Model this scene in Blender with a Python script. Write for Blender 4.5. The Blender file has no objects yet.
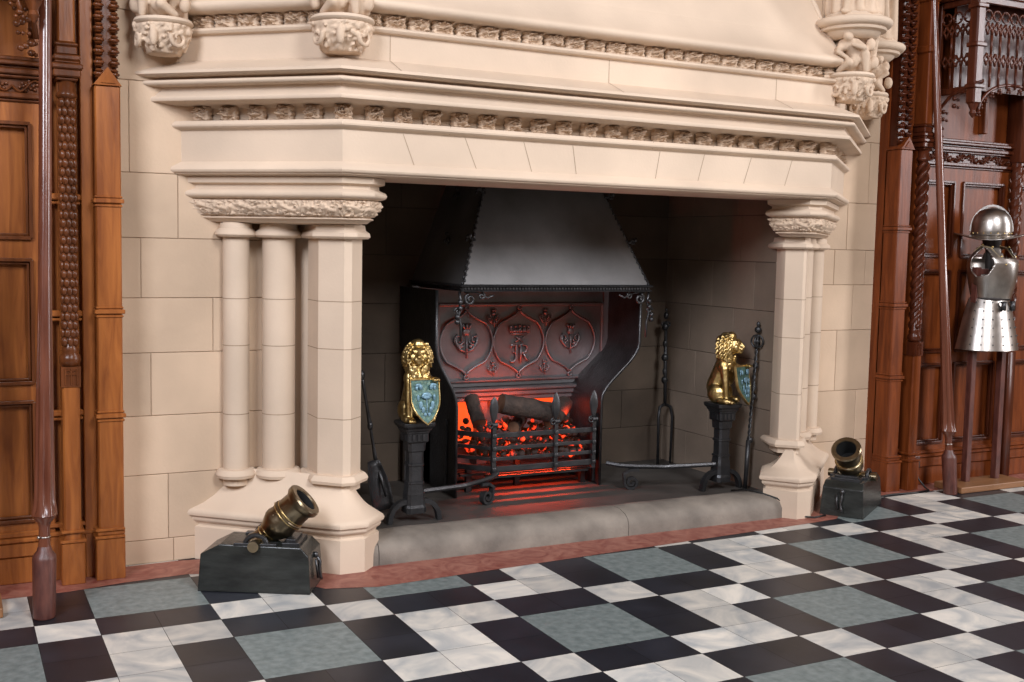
import bpy, math, random
from mathutils import Vector, Matrix, noise
random.seed(7)
SC = bpy.context.scene
COL = SC.collection
PI = math.pi

# ------------------------------------------------------------------ camera
cd = bpy.data.cameras.new('camera'); cam = bpy.data.objects.new('camera', cd); COL.objects.link(cam)
cd.sensor_width = 36; cd.lens = 38.936; cd.clip_start = .05; cd.clip_end = 100
Rr = Vector((0.8903416, -0.4548463, 0.0201658)); Rd = Vector((-0.0205202, -0.0843355, -0.9962261)); Rf = Vector((0.4548305, 0.8865677, -0.0844209))
M = Matrix((Rr, -Rd, -Rf)).transposed().to_4x4()
M.translation = Vector((-2.2279, -3.7315, 1.6233))
cam.matrix_world = M
SC.camera = cam

# ------------------------------------------------------------------ light
w = bpy.data.worlds.new('world'); SC.world = w; w.use_nodes = True
bg = w.node_tree.nodes['Background']; bg.inputs[0].default_value = (1.0, .54, .28, 1); bg.inputs[1].default_value = .17

def area(name, loc, target, sx, sy, power, color):
    l = bpy.data.lights.new(name, 'AREA'); l.shape = 'RECTANGLE'; l.size = sx; l.size_y = sy; l.energy = power; l.color = color
    o = bpy.data.objects.new(name, l); COL.objects.link(o); o.location = loc
    o.rotation_euler = (Vector(target) - Vector(loc)).to_track_quat('-Z', 'Y').to_euler()
    return o
# tall hall windows: one on the left of the viewer, two far behind, one to the right
area('window_light', (-5.6, -4.0, 5.6), (0.6, 1.6, 1.8), 2.2, 3.2, 600, (.86, .90, 1.0))
area('window_light', (0.8, -7.5, 6.8), (1.0, 1.5, 2.0), 2.4, 3.4, 740, (.95, .96, 1.0))
area('window_light', (9.8, -3.8, 4.1), (2.4, 1.5, 1.8), 1.3, 4.6, 540, (.97, .96, 1.0))
SC.view_settings.view_transform = 'Standard'; SC.view_settings.look = 'None'
SC.view_settings.gamma = 1; SC.view_settings.use_curve_mapping = False
SC.view_settings.exposure = 0.0

# ------------------------------------------------------------------ materials
def mat(name, col, rough=.6, metal=0, var=.12, scale=6, bump=.1, bscale=40, col2=None, stretch=(1, 1, 1), emit=None, estr=0, island=0, coat=0, spec=.5, detail=6, wob=0):
    m = bpy.data.materials.new(name); m.use_nodes = True; nt = m.node_tree; N = nt.nodes; L = nt.links
    b = N['Principled BSDF']; b.inputs['Roughness'].default_value = rough; b.inputs['Metallic'].default_value = metal
    b.inputs['Specular IOR Level'].default_value = spec; b.inputs['Coat Weight'].default_value = coat; b.inputs['Coat Roughness'].default_value = .12
    g = N.new('ShaderNodeNewGeometry'); mp = N.new('ShaderNodeMapping'); mp.inputs['Scale'].default_value = stretch
    L.new(g.outputs['Position'], mp.inputs['Vector'])
    n1 = N.new('ShaderNodeTexNoise'); n1.inputs['Scale'].default_value = scale; n1.inputs['Detail'].default_value = detail; n1.inputs['Distortion'].default_value = wob
    L.new(mp.outputs[0], n1.inputs['Vector'])
    r = N.new('ShaderNodeValToRGB'); r.color_ramp.elements[0].position = .32; r.color_ramp.elements[1].position = .68
    c2 = col2 or tuple(min(1, c * (1 + var)) for c in col)
    c1 = col if col2 else tuple(c * (1 - var) for c in col)
    r.color_ramp.elements[0].color = (*c1, 1); r.color_ramp.elements[1].color = (*c2, 1)
    L.new(n1.outputs['Fac'], r.inputs['Fac']); out = r.outputs[0]
    if island:
        hsv = N.new('ShaderNodeHueSaturation'); mr = N.new('ShaderNodeMapRange'); mr.inputs['To Min'].default_value = 1 - island; mr.inputs['To Max'].default_value = 1 + island
        L.new(g.outputs['Random Per Island'], mr.inputs['Value']); L.new(mr.outputs[0], hsv.inputs['Value']); L.new(out, hsv.inputs['Color']); out = hsv.outputs[0]
    L.new(out, b.inputs['Base Color'])
    if bump:
        n2 = N.new('ShaderNodeTexNoise'); n2.inputs['Scale'].default_value = bscale; n2.inputs['Detail'].default_value = 5
        L.new(mp.outputs[0], n2.inputs['Vector'])
        bp = N.new('ShaderNodeBump'); bp.inputs['Strength'].default_value = bump; bp.inputs['Distance'].default_value = .01
        L.new(n2.outputs['Fac'], bp.inputs['Height']); L.new(bp.outputs[0], b.inputs['Normal'])
    if emit:
        b.inputs['Emission Color'].default_value = (*emit, 1); b.inputs['Emission Strength'].default_value = estr
    return m
M_stone = mat('dressed_sandstone', (.54, .40, .28), .85, 0, .11, 2.2, .12, 60, island=.09)
M_smooth = mat('smooth_sandstone', (.61, .48, .362), .82, 0, .10, 1.8, .08, 70)
M_carve = mat('carved_sandstone', (.58, .44, .32), .85, 0, .08, 9, .15, 90)
M_joint = mat('stone_joint', (.33, .24, .165), .9, 0, .1, 9, 0)
M_soot = mat('sooty_sandstone', (.085, .062, .044), .9, 0, .3, 2.2, .2, 40, island=.14)
M_sootj = mat('sooty_joint', (.035, .027, .02), .9, 0, .1, 9, 0)
M_curb = mat('worn_curb_stone', (.14, .12, .10), .8, 0, .2, 5, .3, 50, col2=(.26, .225, .185))
M_hearth = mat('hearth_slab', (.055, .048, .042), .65, 0, .25, 5, .2, 40)
M_white = mat('white_marble_tile', (.70, .66, .58), .36, 0, .1, 3.0, .03, 20, col2=(.36, .38, .38), island=.17, wob=2.4, detail=9)
M_black = mat('black_marble_tile', (.009, .010, .014), .36, 0, .3, 4, .03, 20, col2=(.018, .020, .028), island=.2)
M_green = mat('grey_green_slate_tile', (.12, .15, .147), .45, 0, .2, 26, .12, 60, col2=(.205, .24, .235), island=.08)
M_red = mat('red_marble_border', (.20, .052, .038), .42, 0, .2, 9, .03, 20, col2=(.34, .14, .10), wob=2.2)
def wood(name, a, b_, rough=.33, sp=.35):
    return mat(name, a, rough, 0, 0, 5, .12, 14, col2=b_, stretch=(5, 5, .55), coat=.0, wob=.8, spec=sp)
M_oak = wood('polished_oak', (.185, .052, .012), (.34, .112, .026))
M_oakd = wood('dark_carved_oak', (.075, .022, .007), (.15, .045, .014), .28)
M_oak_shade = wood('shaded_oak', (.095, .021, .005), (.19, .046, .011), .36, .2)  # same oak, darker and redder: the right side's dimmer light put into colour
M_oakd_shade = wood('shaded_dark_oak', (.045, .010, .004), (.09, .022, .009), .28, .3)  # carved oak with the same shade coloured in; socket plate shares it
M_lance = mat('varnished_red_wood', (.085, .022, .011), .24, 0, .2, 4, .05, 20, col2=(.15, .048, .026), stretch=(6, 6, .5), coat=.4)
M_lancegrip = mat('worn_grip_wood', (.06, .018, .014), .42, 0, .2, 14, .15, 30, col2=(.12, .04, .028), stretch=(3, 3, .8))
M_iron = mat('black_wrought_iron', (.042, .042, .044), .38, .6, .25, 12, .25, 60)
M_ironw = mat('worn_grey_iron', (.075, .075, .078), .38, .8, .3, 10, .2, 60)
M_hood = mat('burnished_hood_iron', (.20, .20, .20), .46, .5, .22, 3, .12, 25)
M_cast = mat('cast_iron_fireback', (.17, .165, .17), .42, .6, .2, 6, .12, 50)
M_brass = mat('gilded_brass', (.38, .25, .08), .36, 1, .3, 30, .2, 70, col2=(.74, .56, .26))
M_enamel = mat('blue_green_enamel', (.035, .11, .11), .4, .3, .3, 60, .3, 60, col2=(.13, .20, .15))
M_enamel2 = mat('pale_blue_enamel', (.17, .30, .38), .4, .3, .3, 40, .1, 60)
M_bronze = mat('dull_bronze', (.16, .125, .08), .3, 1, .3, 9, .1, 40, col2=(.30, .24, .155))
M_bore = mat('bore_black', (.006, .006, .006), .9)  # near-black lining inside the mortar barrel
M_blackwood = mat('black_painted_wood', (.012, .013, .012), .27, 0, .3, 7, .25, 30, col2=(.03, .033, .03), stretch=(1, 1, 3), coat=.12, spec=.3)
M_steel = mat('polished_armour_steel', (.30, .28, .26), .33, 1, .2, 9, .06, 40, col2=(.52, .48, .44))
M_leather = mat('pale_studded_strap', (.45, .36, .22), .5, .4, .25, 60, .3, 90)
M_dark = mat('dark_leather', (.02, .014, .012), .6)
M_board = mat('pale_oak_board', (.22, .10, .04), .5, 0, .2, 5, .1, 20, stretch=(.6, 5, 5))
M_cable = mat('black_cable_rubber', (.012, .012, .012), .5)
M_char = mat('charred_log_bark', (.022, .015, .012), .85, 0, .4, 16, .8, 45, col2=(.06, .038, .028))
M_logend = mat('sawn_log_end', (.13, .065, .035), .7, 0, .3, 20, .2, 40)
M_glow = mat('glowing_fire_back', (.3, .03, .01), .7, 0, .2, 5, 0, emit=(1, .075, .012), estr=1.6)
M_ember = bpy.data.materials.new('glowing_embers'); M_ember.use_nodes = True
def _ember():
    nt = M_ember.node_tree; N = nt.nodes; L = nt.links; b = N['Principled BSDF']
    g = N.new('ShaderNodeNewGeometry'); n = N.new('ShaderNodeTexNoise'); n.inputs['Scale'].default_value = 17; n.inputs['Detail'].default_value = 4
    L.new(g.outputs['Position'], n.inputs['Vector'])
    r = N.new('ShaderNodeValToRGB'); e = r.color_ramp.elements
    e[0].position = .56; e[0].color = (.004, .001, 0, 1); e[1].position = .82; e[1].color = (1, .22, .05, 1)
    x = e.new(.66); x.color = (.8, .035, .008, 1)
    L.new(n.outputs['Fac'], r.inputs['Fac']); L.new(r.outputs[0], b.inputs['Emission Color'])
    b.inputs['Emission Strength'].default_value = 2.2; b.inputs['Base Color'].default_value = (.03, .02, .018, 1); b.inputs['Roughness'].default_value = .9
_ember()

# ------------------------------------------------------------------ helpers
OFF = {}
def tag(o, label=None, cat=None, group=None, kind=None):
    if label: o['label'] = label
    if cat: o['category'] = cat
    if group: o['group'] = group
    if kind: o['kind'] = kind
    return o
def thing(name, label, cat, loc=(0, 0, 0), group=None, world=False):
    o = bpy.data.objects.new(name, None); COL.objects.link(o); o.location = loc; o.empty_display_size = .05
    tag(o, label, cat, group)
    if world: OFF[o] = Vector(loc)
    return o

class MB:
    def __init__(s): s.v = []; s.f = []; s.mi = []
    def add(s, vs, fs, mi=0):
        n = len(s.v); s.v += [Vector(p) for p in vs]; s.f += [tuple(i + n for i in f) for f in fs]; s.mi += [mi] * len(fs); return n
    def xf(s, mtx, start=0):
        for i in range(start, len(s.v)): s.v[i] = mtx @ s.v[i]
        return s
    def box(s, x0, x1, y0, y1, z0, z1, mi=0, bev=0):
        if bev:
            b = bev
            vs = []
            for (z, i) in ((z0, b), (z0 + b, 0), (z1 - b, 0), (z1, b)):
                vs += [(x0 + b + 0 * i, y0 + i, z), (x1 - b, y0 + i, z), (x1 - i, y0 + b, z), (x1 - i, y1 - b, z), (x1 - b, y1 - i, z), (x0 + b, y1 - i, z), (x0 + i, y1 - b, z), (x0 + i, y0 + b, z)]
            fs = [tuple(range(7, -1, -1)), tuple(range(24, 32))]
            for k in range(3):
                for j in range(8):
                    a = k * 8 + j; c = k * 8 + (j + 1) % 8; fs.append((a, c, c + 8, a + 8))
            return s.add(vs, fs, mi)
        vs = [(x0, y0, z0), (x1, y0, z0), (x1, y1, z0), (x0, y1, z0), (x0, y0, z1), (x1, y0, z1), (x1, y1, z1), (x0, y1, z1)]
        return s.add(vs, [(3, 2, 1, 0), (4, 5, 6, 7), (0, 1, 5, 4), (1, 2, 6, 5), (2, 3, 7, 6), (3, 0, 4, 7)], mi)
    def prism(s, poly, z0, z1, mi=0, top=None):
        n = len(poly); t = top or poly
        vs = [(x, y, z0) for x, y in poly] + [(x, y, z1) for x, y in t]
        fs = [tuple(range(n - 1, -1, -1)), tuple(range(n, 2 * n))] + [(i, (i + 1) % n, (i + 1) % n + n, i + n) for i in range(n)]
        return s.add(vs, fs, mi)
    def rings(s, rings, cap=True, closed=True, mi=0):
        n = len(rings[0]); vs = [p for r in rings for p in r]; fs = []
        for k in range(len(rings) - 1):
            for j in range(n if closed else n - 1):
                a = k * n + j; b = k * n + (j + 1) % n; fs.append((a, b, b + n, a + n))
        if cap: fs.append(tuple(range(n - 1, -1, -1))); fs.append(tuple(range((len(rings) - 1) * n, len(rings) * n)))
        return s.add(vs, fs, mi)
    def lathe(s, prof, seg=24, c=(0, 0, 0), sx=1, sy=1, cap=True, mi=0, a0=0):
        return s.rings([[(c[0] + r * sx * math.cos(a0 + 2 * PI * j / seg), c[1] + r * sy * math.sin(a0 + 2 * PI * j / seg), c[2] + z) for j in range(seg)] for r, z in prof], cap, mi=mi)
    def tube(s, pts, r, seg=8, cap=True, mi=0):
        pts = [Vector(p) for p in pts]; rr = r if isinstance(r, (list, tuple)) else [r] * len(pts)
        rings = []; up = None
        for i, p in enumerate(pts):
            t = (pts[min(i + 1, len(pts) - 1)] - pts[max(i - 1, 0)])
            if t.length < 1e-9: t = Vector((0, 0, 1))
            t.normalize()
            if up is None:
                up = Vector((0, 0, 1)) if abs(t.z) < .9 else Vector((0, 1, 0))
            a = t.cross(up)
            if a.length < 1e-6: a = t.cross(Vector((1, .3, .2)))
            a.normalize(); b = a.cross(t).normalized(); up = b
            rings.append([p + (a * math.cos(2 * PI * j / seg) + b * math.sin(2 * PI * j / seg)) * rr[i] for j in range(seg)])
        return s.rings(rings, cap, mi=mi)
    def bar(s, p0, p1, w_, h, mi=0):   # rectangular bar between points
        p0 = Vector(p0); p1 = Vector(p1); t = (p1 - p0).normalized(); a = t.cross(Vector((0, 0, 1)))
        if a.length < 1e-3: a = Vector((1, 0, 0))
        a.normalize(); b = a.cross(t)
        return s.rings([[p + a * i * w_ / 2 + b * j * h / 2 for i, j in ((-1, -1), (1, -1), (1, 1), (-1, 1))] for p in (p0, p1)], mi=mi)
    def strap(s, pts, w_, th, axis, mi=0):   # flat strap following pts, width along axis
        axis = Vector(axis).normalized(); pts = [Vector(p) for p in pts]; rings = []
        for i, p in enumerate(pts):
            t = (pts[min(i + 1, len(pts) - 1)] - pts[max(i - 1, 0)]).normalized(); n = t.cross(axis).normalized()
            rings.append([p + axis * i_ * w_ / 2 + n * j * th / 2 for i_, j in ((-1, -1), (1, -1), (1, 1), (-1, 1))])
        return s.rings(rings, mi=mi)
    def ell(s, c, r, seg=14, mi=0, rot=None):
        if not isinstance(r, (tuple, list)): r = (r, r, r)
        n = len(s.v); h = seg // 2
        vs = [(0, 0, -1)]
        for i in range(1, h):
            a = PI * i / h - PI / 2
            vs += [(math.cos(a) * math.cos(2 * PI * j / seg), math.cos(a) * math.sin(2 * PI * j / seg), math.sin(a)) for j in range(seg)]
        vs.append((0, 0, 1)); fs = [(0, 1 + (j + 1) % seg, 1 + j) for j in range(seg)]
        for i in range(h - 2):
            for j in range(seg): a = 1 + i * seg + j; b = 1 + i * seg + (j + 1) % seg; fs.append((a, b, b + seg, a + seg))
        l = len(vs) - 1; o = 1 + (h - 2) * seg; fs += [(o + j, o + (j + 1) % seg, l) for j in range(seg)]
        m = rot.to_3x3() if rot else Matrix.Identity(3)
        return s.add([m @ Vector((p[0] * r[0], p[1] * r[1], p[2] * r[2])) + Vector(c) for p in vs], fs, mi)
    def cap_(s, p0, p1, r0, r1, seg=12):   # capsule limb
        p0 = Vector(p0); p1 = Vector(p1); s.ell(p0, r0 * .99, seg); s.ell(p1, r1 * .99, seg); s.tube([p0, p1], [r0, r1], seg)
    def grid(s, fn, nu, nv, mi=0, closed_u=False):
        vs = [fn(i / nu, j / nv) for j in range(nv + 1) for i in range(nu + (0 if closed_u else 1))]
        n = nu if closed_u else nu + 1; fs = []
        for j in range(nv):
            for i in range(nu):
                a = j * n + i; b = j * n + (i + 1) % n if closed_u else a + 1; fs.append((a, b, b + n, a + n))
        return s.add(vs, fs, mi)
    def build(s, name, mats, parent=None, smooth=False, auto=None, bevel=0, remesh=0, subsurf=0, solid=0, decim=0, smit=2):
        off = Vector((0, 0, 0)); q = parent
        while q is not None:
            if q in OFF: off = OFF[q]; break
            q = q.parent
        me = bpy.data.meshes.new(name); me.from_pydata([tuple(p - off) for p in s.v], [], s.f)
        mats = mats if isinstance(mats, (list, tuple)) else [mats]
        for m in mats: me.materials.append(m)
        for p, i in zip(me.polygons, s.mi): p.material_index = i; p.use_smooth = smooth or auto is not None
        me.validate(); me.update()
        if auto is not None:
            me.set_sharp_from_angle(angle=math.radians(auto))
        o = bpy.data.objects.new(name, me); COL.objects.link(o)
        if parent: o.parent = parent
        if solid: m = o.modifiers.new('solid', 'SOLIDIFY'); m.thickness = solid; m.offset = 0
        if remesh:
            m = o.modifiers.new('remesh', 'REMESH'); m.mode = 'VOXEL'; m.voxel_size = remesh; m.use_smooth_shade = True
            if smit: m = o.modifiers.new('smooth', 'SMOOTH'); m.iterations = smit; m.factor = .5
        if bevel: m = o.modifiers.new('bevel', 'BEVEL'); m.width = bevel; m.segments = 2; m.limit_method = 'ANGLE'; m.angle_limit = .6
        if subsurf: m = o.modifiers.new('sub', 'SUBSURF'); m.levels = subsurf; m.render_levels = subsurf
        return o

def miters(plan, e0=None, e1=None, closed=False):
    """outward miter vector for every plan vertex; outward = right of travel reversed (plan runs left to right seen from the hall)"""
    n = len(plan); segs = []
    for i in range(n if closed else n - 1):
        a = plan[i]; b = plan[(i + 1) % n]; d = Vector((b[0] - a[0], b[1] - a[1])).normalized(); segs.append(Vector((d.y, -d.x)))
    out = []
    for i in range(n):
        if closed: n0, n1 = segs[i - 1], segs[i]
        elif i == 0: n0 = n1 = segs[0]
        elif i == n - 1: n0 = n1 = segs[-1]
        else: n0, n1 = segs[i - 1], segs[i]
        m = (n0 + n1).normalized(); m = m / max(.3, m.dot(n0))
        if not closed and i == 0 and e0: m = Vector(e0) / Vector(e0).dot(n0)
        if not closed and i == n - 1 and e1: m = Vector(e1) / Vector(e1).dot(n0)
        out.append(m)
    return out
def sweep(mb, plan, prof, e0=None, e1=None, closed=False, mi=0, back=None):
    ms = miters(plan, e0, e1, closed); pr = list(prof)
    if back is not None: pr = [(back, prof[0][1])] + pr + [(back, prof[-1][1])]
    sub = []
    rings = [[(p[0] + m.x * o, p[1] + m.y * o, z) for (p, m) in zip(plan, ms)] for o, z in pr]
    # rings run along the plan; faces between successive profile points
    n = len(plan); vs = [q for r in rings for q in r]; fs = []
    for k in range(len(rings) - 1):
        for j in range(n if closed else n - 1):
            a = k * n + j; b = k * n + (j + 1) % n; fs.append((a, a + n, b + n, b))
    if not closed:
        m = len(rings); fs.append(tuple(k * n for k in range(m))); fs.append(tuple(k * n + n - 1 for k in range(m - 1, -1, -1)))
    else:
        fs.append(tuple(range(n))); fs.append(tuple(range((len(rings) - 1) * n + n - 1, (len(rings) - 1) * n - 1, -1)))
    mb.add(vs, fs, mi)
def vor(x, y, z=0):
    d, p = noise.voronoi(Vector((x, y, z))); return d[0], d[1]
def leafy(u, v, sc):   # carved foliage height 0..1
    a, b = vor(u * sc, v * sc, 3.3)
    e = min(1, (b - a) * 2.2)
    h = e * (1 - .7 * a)
    n = noise.noise(Vector((u * sc * .6, v * sc * .6, 9)))
    return max(0, h * (.75 + .5 * n))
def spiral(c, r0, r1, turns, axu, axv, a0=0, n=26):
    c = Vector(c); axu = Vector(axu); axv = Vector(axv); out = []
    for i in range(n + 1):
        t = i / n; r = r0 + (r1 - r0) * t; a = a0 + turns * 2 * PI * t; out.append(c + axu * r * math.cos(a) + axv * r * math.sin(a))
    return out
def dup(o, parent=None):
    c = o.copy(); COL.objects.link(c)
    if parent: c.parent = parent
    for ch in list(o.children): dup(ch, c)
    return c

# ------------------------------------------------------------------ floor
T = .24
XD = dict(zip((-8, -7, -6, -5, -3, -2, -1, 0, 2, 3, 5, 7, 8, 10), (-.02, -.02, -.01, .01, -.05, -.054, -.006, -.007, -.043, .093, .06, .039, .088, -.073)))
YD = dict(zip((-1, 0, 1, 2, 3, 4, 5, 7), (.11, .027, .006, .018, .053, .041, -.034, -.18)))
YD[6] = -.1; XD[-4] = -.02; XD[1] = -.02; XD[4] = .07; XD[6] = .05; XD[9] = 0
gx = lambda i: (i + XD.get(i, 0)) * T
gy = lambda j: (j + YD.get(j, 0)) * T
fl = MB(); grey = set(); black = set()
for a in range(-12, 13):
    for b in range(-12, 13):
        x = 3 * a + 5 * b; y = 3 * a - b
        if -16 < x < 26 and -18 < y < 13:
            grey.add((x, y))
            for c in ((x - 1, y, 1, 2), (x + 2, y, 1, 2), (x, y - 1, 2, 1), (x, y + 2, 2, 1)): black.add(c)
taken = set()
def tile(x, y, w_, h, mi):
    g = .0012; fl.add([(gx(x) + g, gy(y) + g, 0), (gx(x + w_) - g, gy(y) + g, 0), (gx(x + w_) - g, gy(y + h) - g, 0), (gx(x) + g, gy(y + h) - g, 0)], [(0, 1, 2, 3)], mi)
for x, y in grey:
    tile(x, y, 2, 2, 2)
    for i in (0, 1):
        for j in (0, 1): taken.add((x + i, y + j))
for x, y, w_, h in black:
    for i in range(w_):
        for j in range(h): tile(x + i, y + j, 1, 1, 1); taken.add((x + i, y + j))
for x in range(-14, 26):
    for y in range(-17, 11):
        if (x, y) not in taken: tile(x, y, 1, 1, 0)
fl.add([(-3.4, -4.2, -.003), (6.3, -4.2, -.003), (6.3, 2.7, -.003), (-3.4, 2.7, -.003)], [(0, 1, 2, 3)], 3)
M_grout = mat('floor_grout', (.06, .05, .045), .8)
tag(fl.build('floor', [M_white, M_black, M_green, M_grout]), kind='structure')
# red marble border round the chimneypiece and along the panelling
bd = MB()
pl_in = [(-3.3, 1.93), (-1.75, 1.93), (-1.5, 1.93), (-1.2, 1.94), (-1.0, 1.90), (-.80, 1.72), (-.50, 1.47), (-.42, 1.47), (2.38, 1.47), (2.44, 1.47), (3.10, 1.94), (3.3, 1.94), (3.45, 1.93), (6.2, 1.93)]
pl_out = [(-3.3, 1.62), (-1.75, 1.62), (-1.5, 1.665), (-1.2, 1.685), (-1.02, 1.62), (-.82, 1.42), (-.66, 1.20), (-.42, 1.13), (2.40, 1.28), (2.62, 1.30), (3.12, 1.72), (3.3, 1.72), (3.45, 1.66), (6.2, 1.66)]
n = len(pl_in)
bd.add([(x, y, .0012) for x, y in pl_in] + [(x, y, .0012) for x, y in pl_out], [(i + n, i + 1 + n, i + 1, i) for i in range(n - 1)])
tag(bd.build('trim_1', M_red), kind='structure')

# ------------------------------------------------------------------ ashlar walls
def ashlar(mb, P0, ux, width, zs, joints, nrm, gap=.0014, depth=.12, off0=0.0):
    """courses of blocks on a vertical plane. P0 at s=0, ux unit dir (2d), nrm outward"""
    ux = Vector(ux); nrm = Vector(nrm); P0 = Vector(P0)
    for k in range(len(zs) - 1):
        js = [0] + sorted(j for j in joints[k % len(joints)] if 0 < j < width) + [width]
        for a, b in zip(js[:-1], js[1:]):
            z0, z1 = zs[k] + gap, zs[k + 1] - gap; s0, s1 = a + gap, b - gap; c = .0025
            q = []
            for o, i in ((-.012, 0), (-c, 0), (0, c)):
                for s_, z in ((s0 + i, z0 + i), (s1 - i, z0 + i), (s1 - i, z1 - i), (s0 + i, z1 - i)):
                    p = P0 + ux * s_ + nrm * o; q.append((p.x, p.y, z))
            fs = [(8, 9, 10, 11)] + [(l * 4 + j, l * 4 + (j + 1) % 4, (l + 1) * 4 + (j + 1) % 4, (l + 1) * 4 + j) for l in (0, 1) for j in range(4)]
            mb.add(q, fs, 0)
    A = P0 + nrm * (-.006); B = A + ux * width; C_ = B - nrm * depth; D = A - nrm * depth
    mb.prism([(A.x, A.y), (B.x, B.y), (C_.x, C_.y), (D.x, D.y)] if ux.cross(nrm) < 0 else [(A.x, A.y), (D.x, D.y), (C_.x, C_.y), (B.x, B.y)], zs[0], zs[-1], 1)
YW = 1.95
zL = [0, .31 - .19, .451, .749, 1.064, 1.337, 1.632, 1.949, 2.39, 2.72, 3.1, 3.6]
wl = MB()
ashlar(wl, (-1.52, YW), (1, 0), .9, zL, [[.3], [.275], [.6], [.195], [.5], [.15], [.33], [.10], [.45], [.2]], (0, -1))
tag(wl.build('wall_left', [M_stone, M_joint]), kind='structure')
wr = MB()
zR = [0, .339, .689, 1.104, 1.413, 1.65, 1.967, 2.38, 2.75, 3.1, 3.6]
ashlar(wr, (2.62, YW), (1, 0), .92, zR, [[.62], [.3, .75], [.55], [.68], [.5, .78], [.6], [.78], [.7]], (0, -1))
tag(wr.build('wall_right', [M_stone, M_joint]), kind='structure')
# fire chamber
XL, XR, YB, ZH = -.385, 2.42, 2.9, .10
ch = MB(); zc = [0, .35, .62, .93, 1.25, 1.56, 1.86, 2.2]
ashlar(ch, (XL - .15, YB), (1, 0), XR - XL + .3, zc, [[.35, .9, 1.6, 2.3], [.6, 1.2, 2.05, 2.6], [.3, .8, 1.5, 2.35]], (0, -1))
tag(ch.build('wall_back', [M_soot, M_sootj]), kind='structure')
c2 = MB(); ashlar(c2, (XR, YB + .12), (0, -1), YB + .12 - 1.60, zc, [[.42, .9], [.2, .66, 1.1], [.5, .95]], (-1, 0))
M_soot2 = mat('smoke_stained_sandstone', (.20, .15, .11), .88, 0, .28, 1.6, .2, 40, island=.12)
tag(c2.build('wall_chamber_right', [M_soot2, M_sootj]), kind='structure')
c3 = MB(); ashlar(c3, (XL, 1.63), (0, 1), YB + .1 - 1.63, zc, [[.42, .9], [.2, .66, 1.1], [.5, .95]], (1, 0))
tag(c3.build('wall_chamber_left', [M_soot2, M_sootj]), kind='structure')
c4 = MB(); c4.box(XL - .1, XR + .1, 1.5, YB + .1, 2.2, 2.3)
tag(c4.build('ceiling', M_soot), kind='structure')

# ------------------------------------------------------------------ chimneypiece
CP = thing('stone_chimneypiece', 'monumental carved sandstone chimneypiece with canted sides filling the middle of the wall', 'fireplace', (.98, 1.66, 0), world=True)
A, B, B2, A2 = (-1.115, YW), (-.527, 1.385), (2.48, 1.385), (3.11, YW)
PL = [A, B, B2, A2]; EL, ER = (-1, 0), (1, 0)
def arc(o0, z0, o1, z1, bulge, n=5):
    out = []
    for i in range(n + 1):
        t = i / n; nx, nz = (z1 - z0), -(o1 - o0)
        out.append((o0 + (o1 - o0) * t + nx * bulge * math.sin(PI * t), z0 + (z1 - z0) * t + nz * bulge * math.sin(PI * t)))
    return out
# lintel and lower mantel : profile from bottom to top
JOINTS = [(-.24, -.18), (.09, .155), (.42, .47), (.71, .735), (1.26, 1.235), (1.56, 1.52), (1.89, 1.84), (2.19, 2.14)]
lin = MB()
prof = [(-.35, 1.945), (.045, 1.945), (.06, 1.952)] + arc(.06, 1.956, .078, 1.972, .2) + [(.074, 1.985), (.04, 2.012), (.04, 2.160), (.045, 2.166)] \
    + arc(.052, 2.168, .060, 2.208, .42) + [(.0, 2.211), (-.022, 2.222), (-.03, 2.245), (-.02, 2.274), (.01, 2.284), (.085, 2.285), (.095, 2.289), (.138, 2.296)] \
    + arc(.140, 2.300, .128, 2.322, .25) + [(.105, 2.352), (.108, 2.366), (.150, 2.368)] + arc(.163, 2.374, .160, 2.392, .3) \
    + [(.118, 2.402), (.125, 2.408), (.178, 2.412), (.19, 2.420), (.188, 2.434), (.04, 2.498), (.04, 2.618), (.05, 2.622)] \
    + arc(.062, 2.624, .058, 2.652, .45) + [(.01, 2.655), (-.012, 2.67), (-.012, 2.70), (.01, 2.718), (.07, 2.72)] + arc(.095, 2.726, .095, 2.775, .35) + [(.07, 2.79), (.0, 2.905), (-.35, 2.905)]
sweep(lin, PL, prof, EL, ER)
# stone joints as thin inlaid mortar lines
def jline(mb, x0, x1, y0, z0, y1, z1, w_=.0019):
    mb.add([(x0 - w_, y0, z0), (x0 + w_, y0, z0), (x1 + w_, y1, z1), (x1 - w_, y1, z1)], [(0, 1, 2, 3)], 1)
yf = 1.385 - .04 - .0008
for xt_, xb_ in JOINTS:
    jline(lin, xb_, xt_, yf, 2.012, yf, 2.162)
for x in (-.31, .92, 2.05): jline(lin, x, x, yf, 2.498, yf, 2.62)
for x in (-.36, .0, .42, .8, 1.2, 1.6, 2.0, 2.35):
    jline(lin, x, x, 1.385 - .0545, 2.168, 1.385 - .071, 2.188); jline(lin, x, x, 1.385 - .071, 2.188, 1.385 - .0625, 2.208)
    jline(lin, x, x, 1.385 - .1405, 2.2975, 1.385 - .1345, 2.312); 
for x in (-.31, .92, 2.05):
    jline(lin, x, x - .0, 1.385 - .1905, 2.434, 1.385 - .042, 2.4993, .0025)
o = lin.build('mantel', [M_smooth, M_joint], CP, auto=35)
# chimney breast above
hd = MB(); pf = [(.0, 2.90), (-.65, 4.2), (-.9, 4.2)]
hd2 = [(-1.30, 2.3), (-.40, 1.67), (2.33, 1.67), (3.2, 2.3)]
sweep(hd, PL, pf, EL, ER)
hm = []
for z, xs in ((3.30, (-.1, .9, 1.9)), (3.62, (.4, 1.4))):
    pass
hd.build('chimney_breast', [M_smooth, M_joint], CP)
for a_, b_ in (((2.478, 1.387, 2.9), (2.21, 2.035, 4.2)), ((-.525, 1.387, 2.9), (-.26, 2.035, 4.2))):
    rib = MB(); rib.tube([a_, b_], .016, 8); rib.build('corner_roll', M_smooth, CP)

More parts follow.
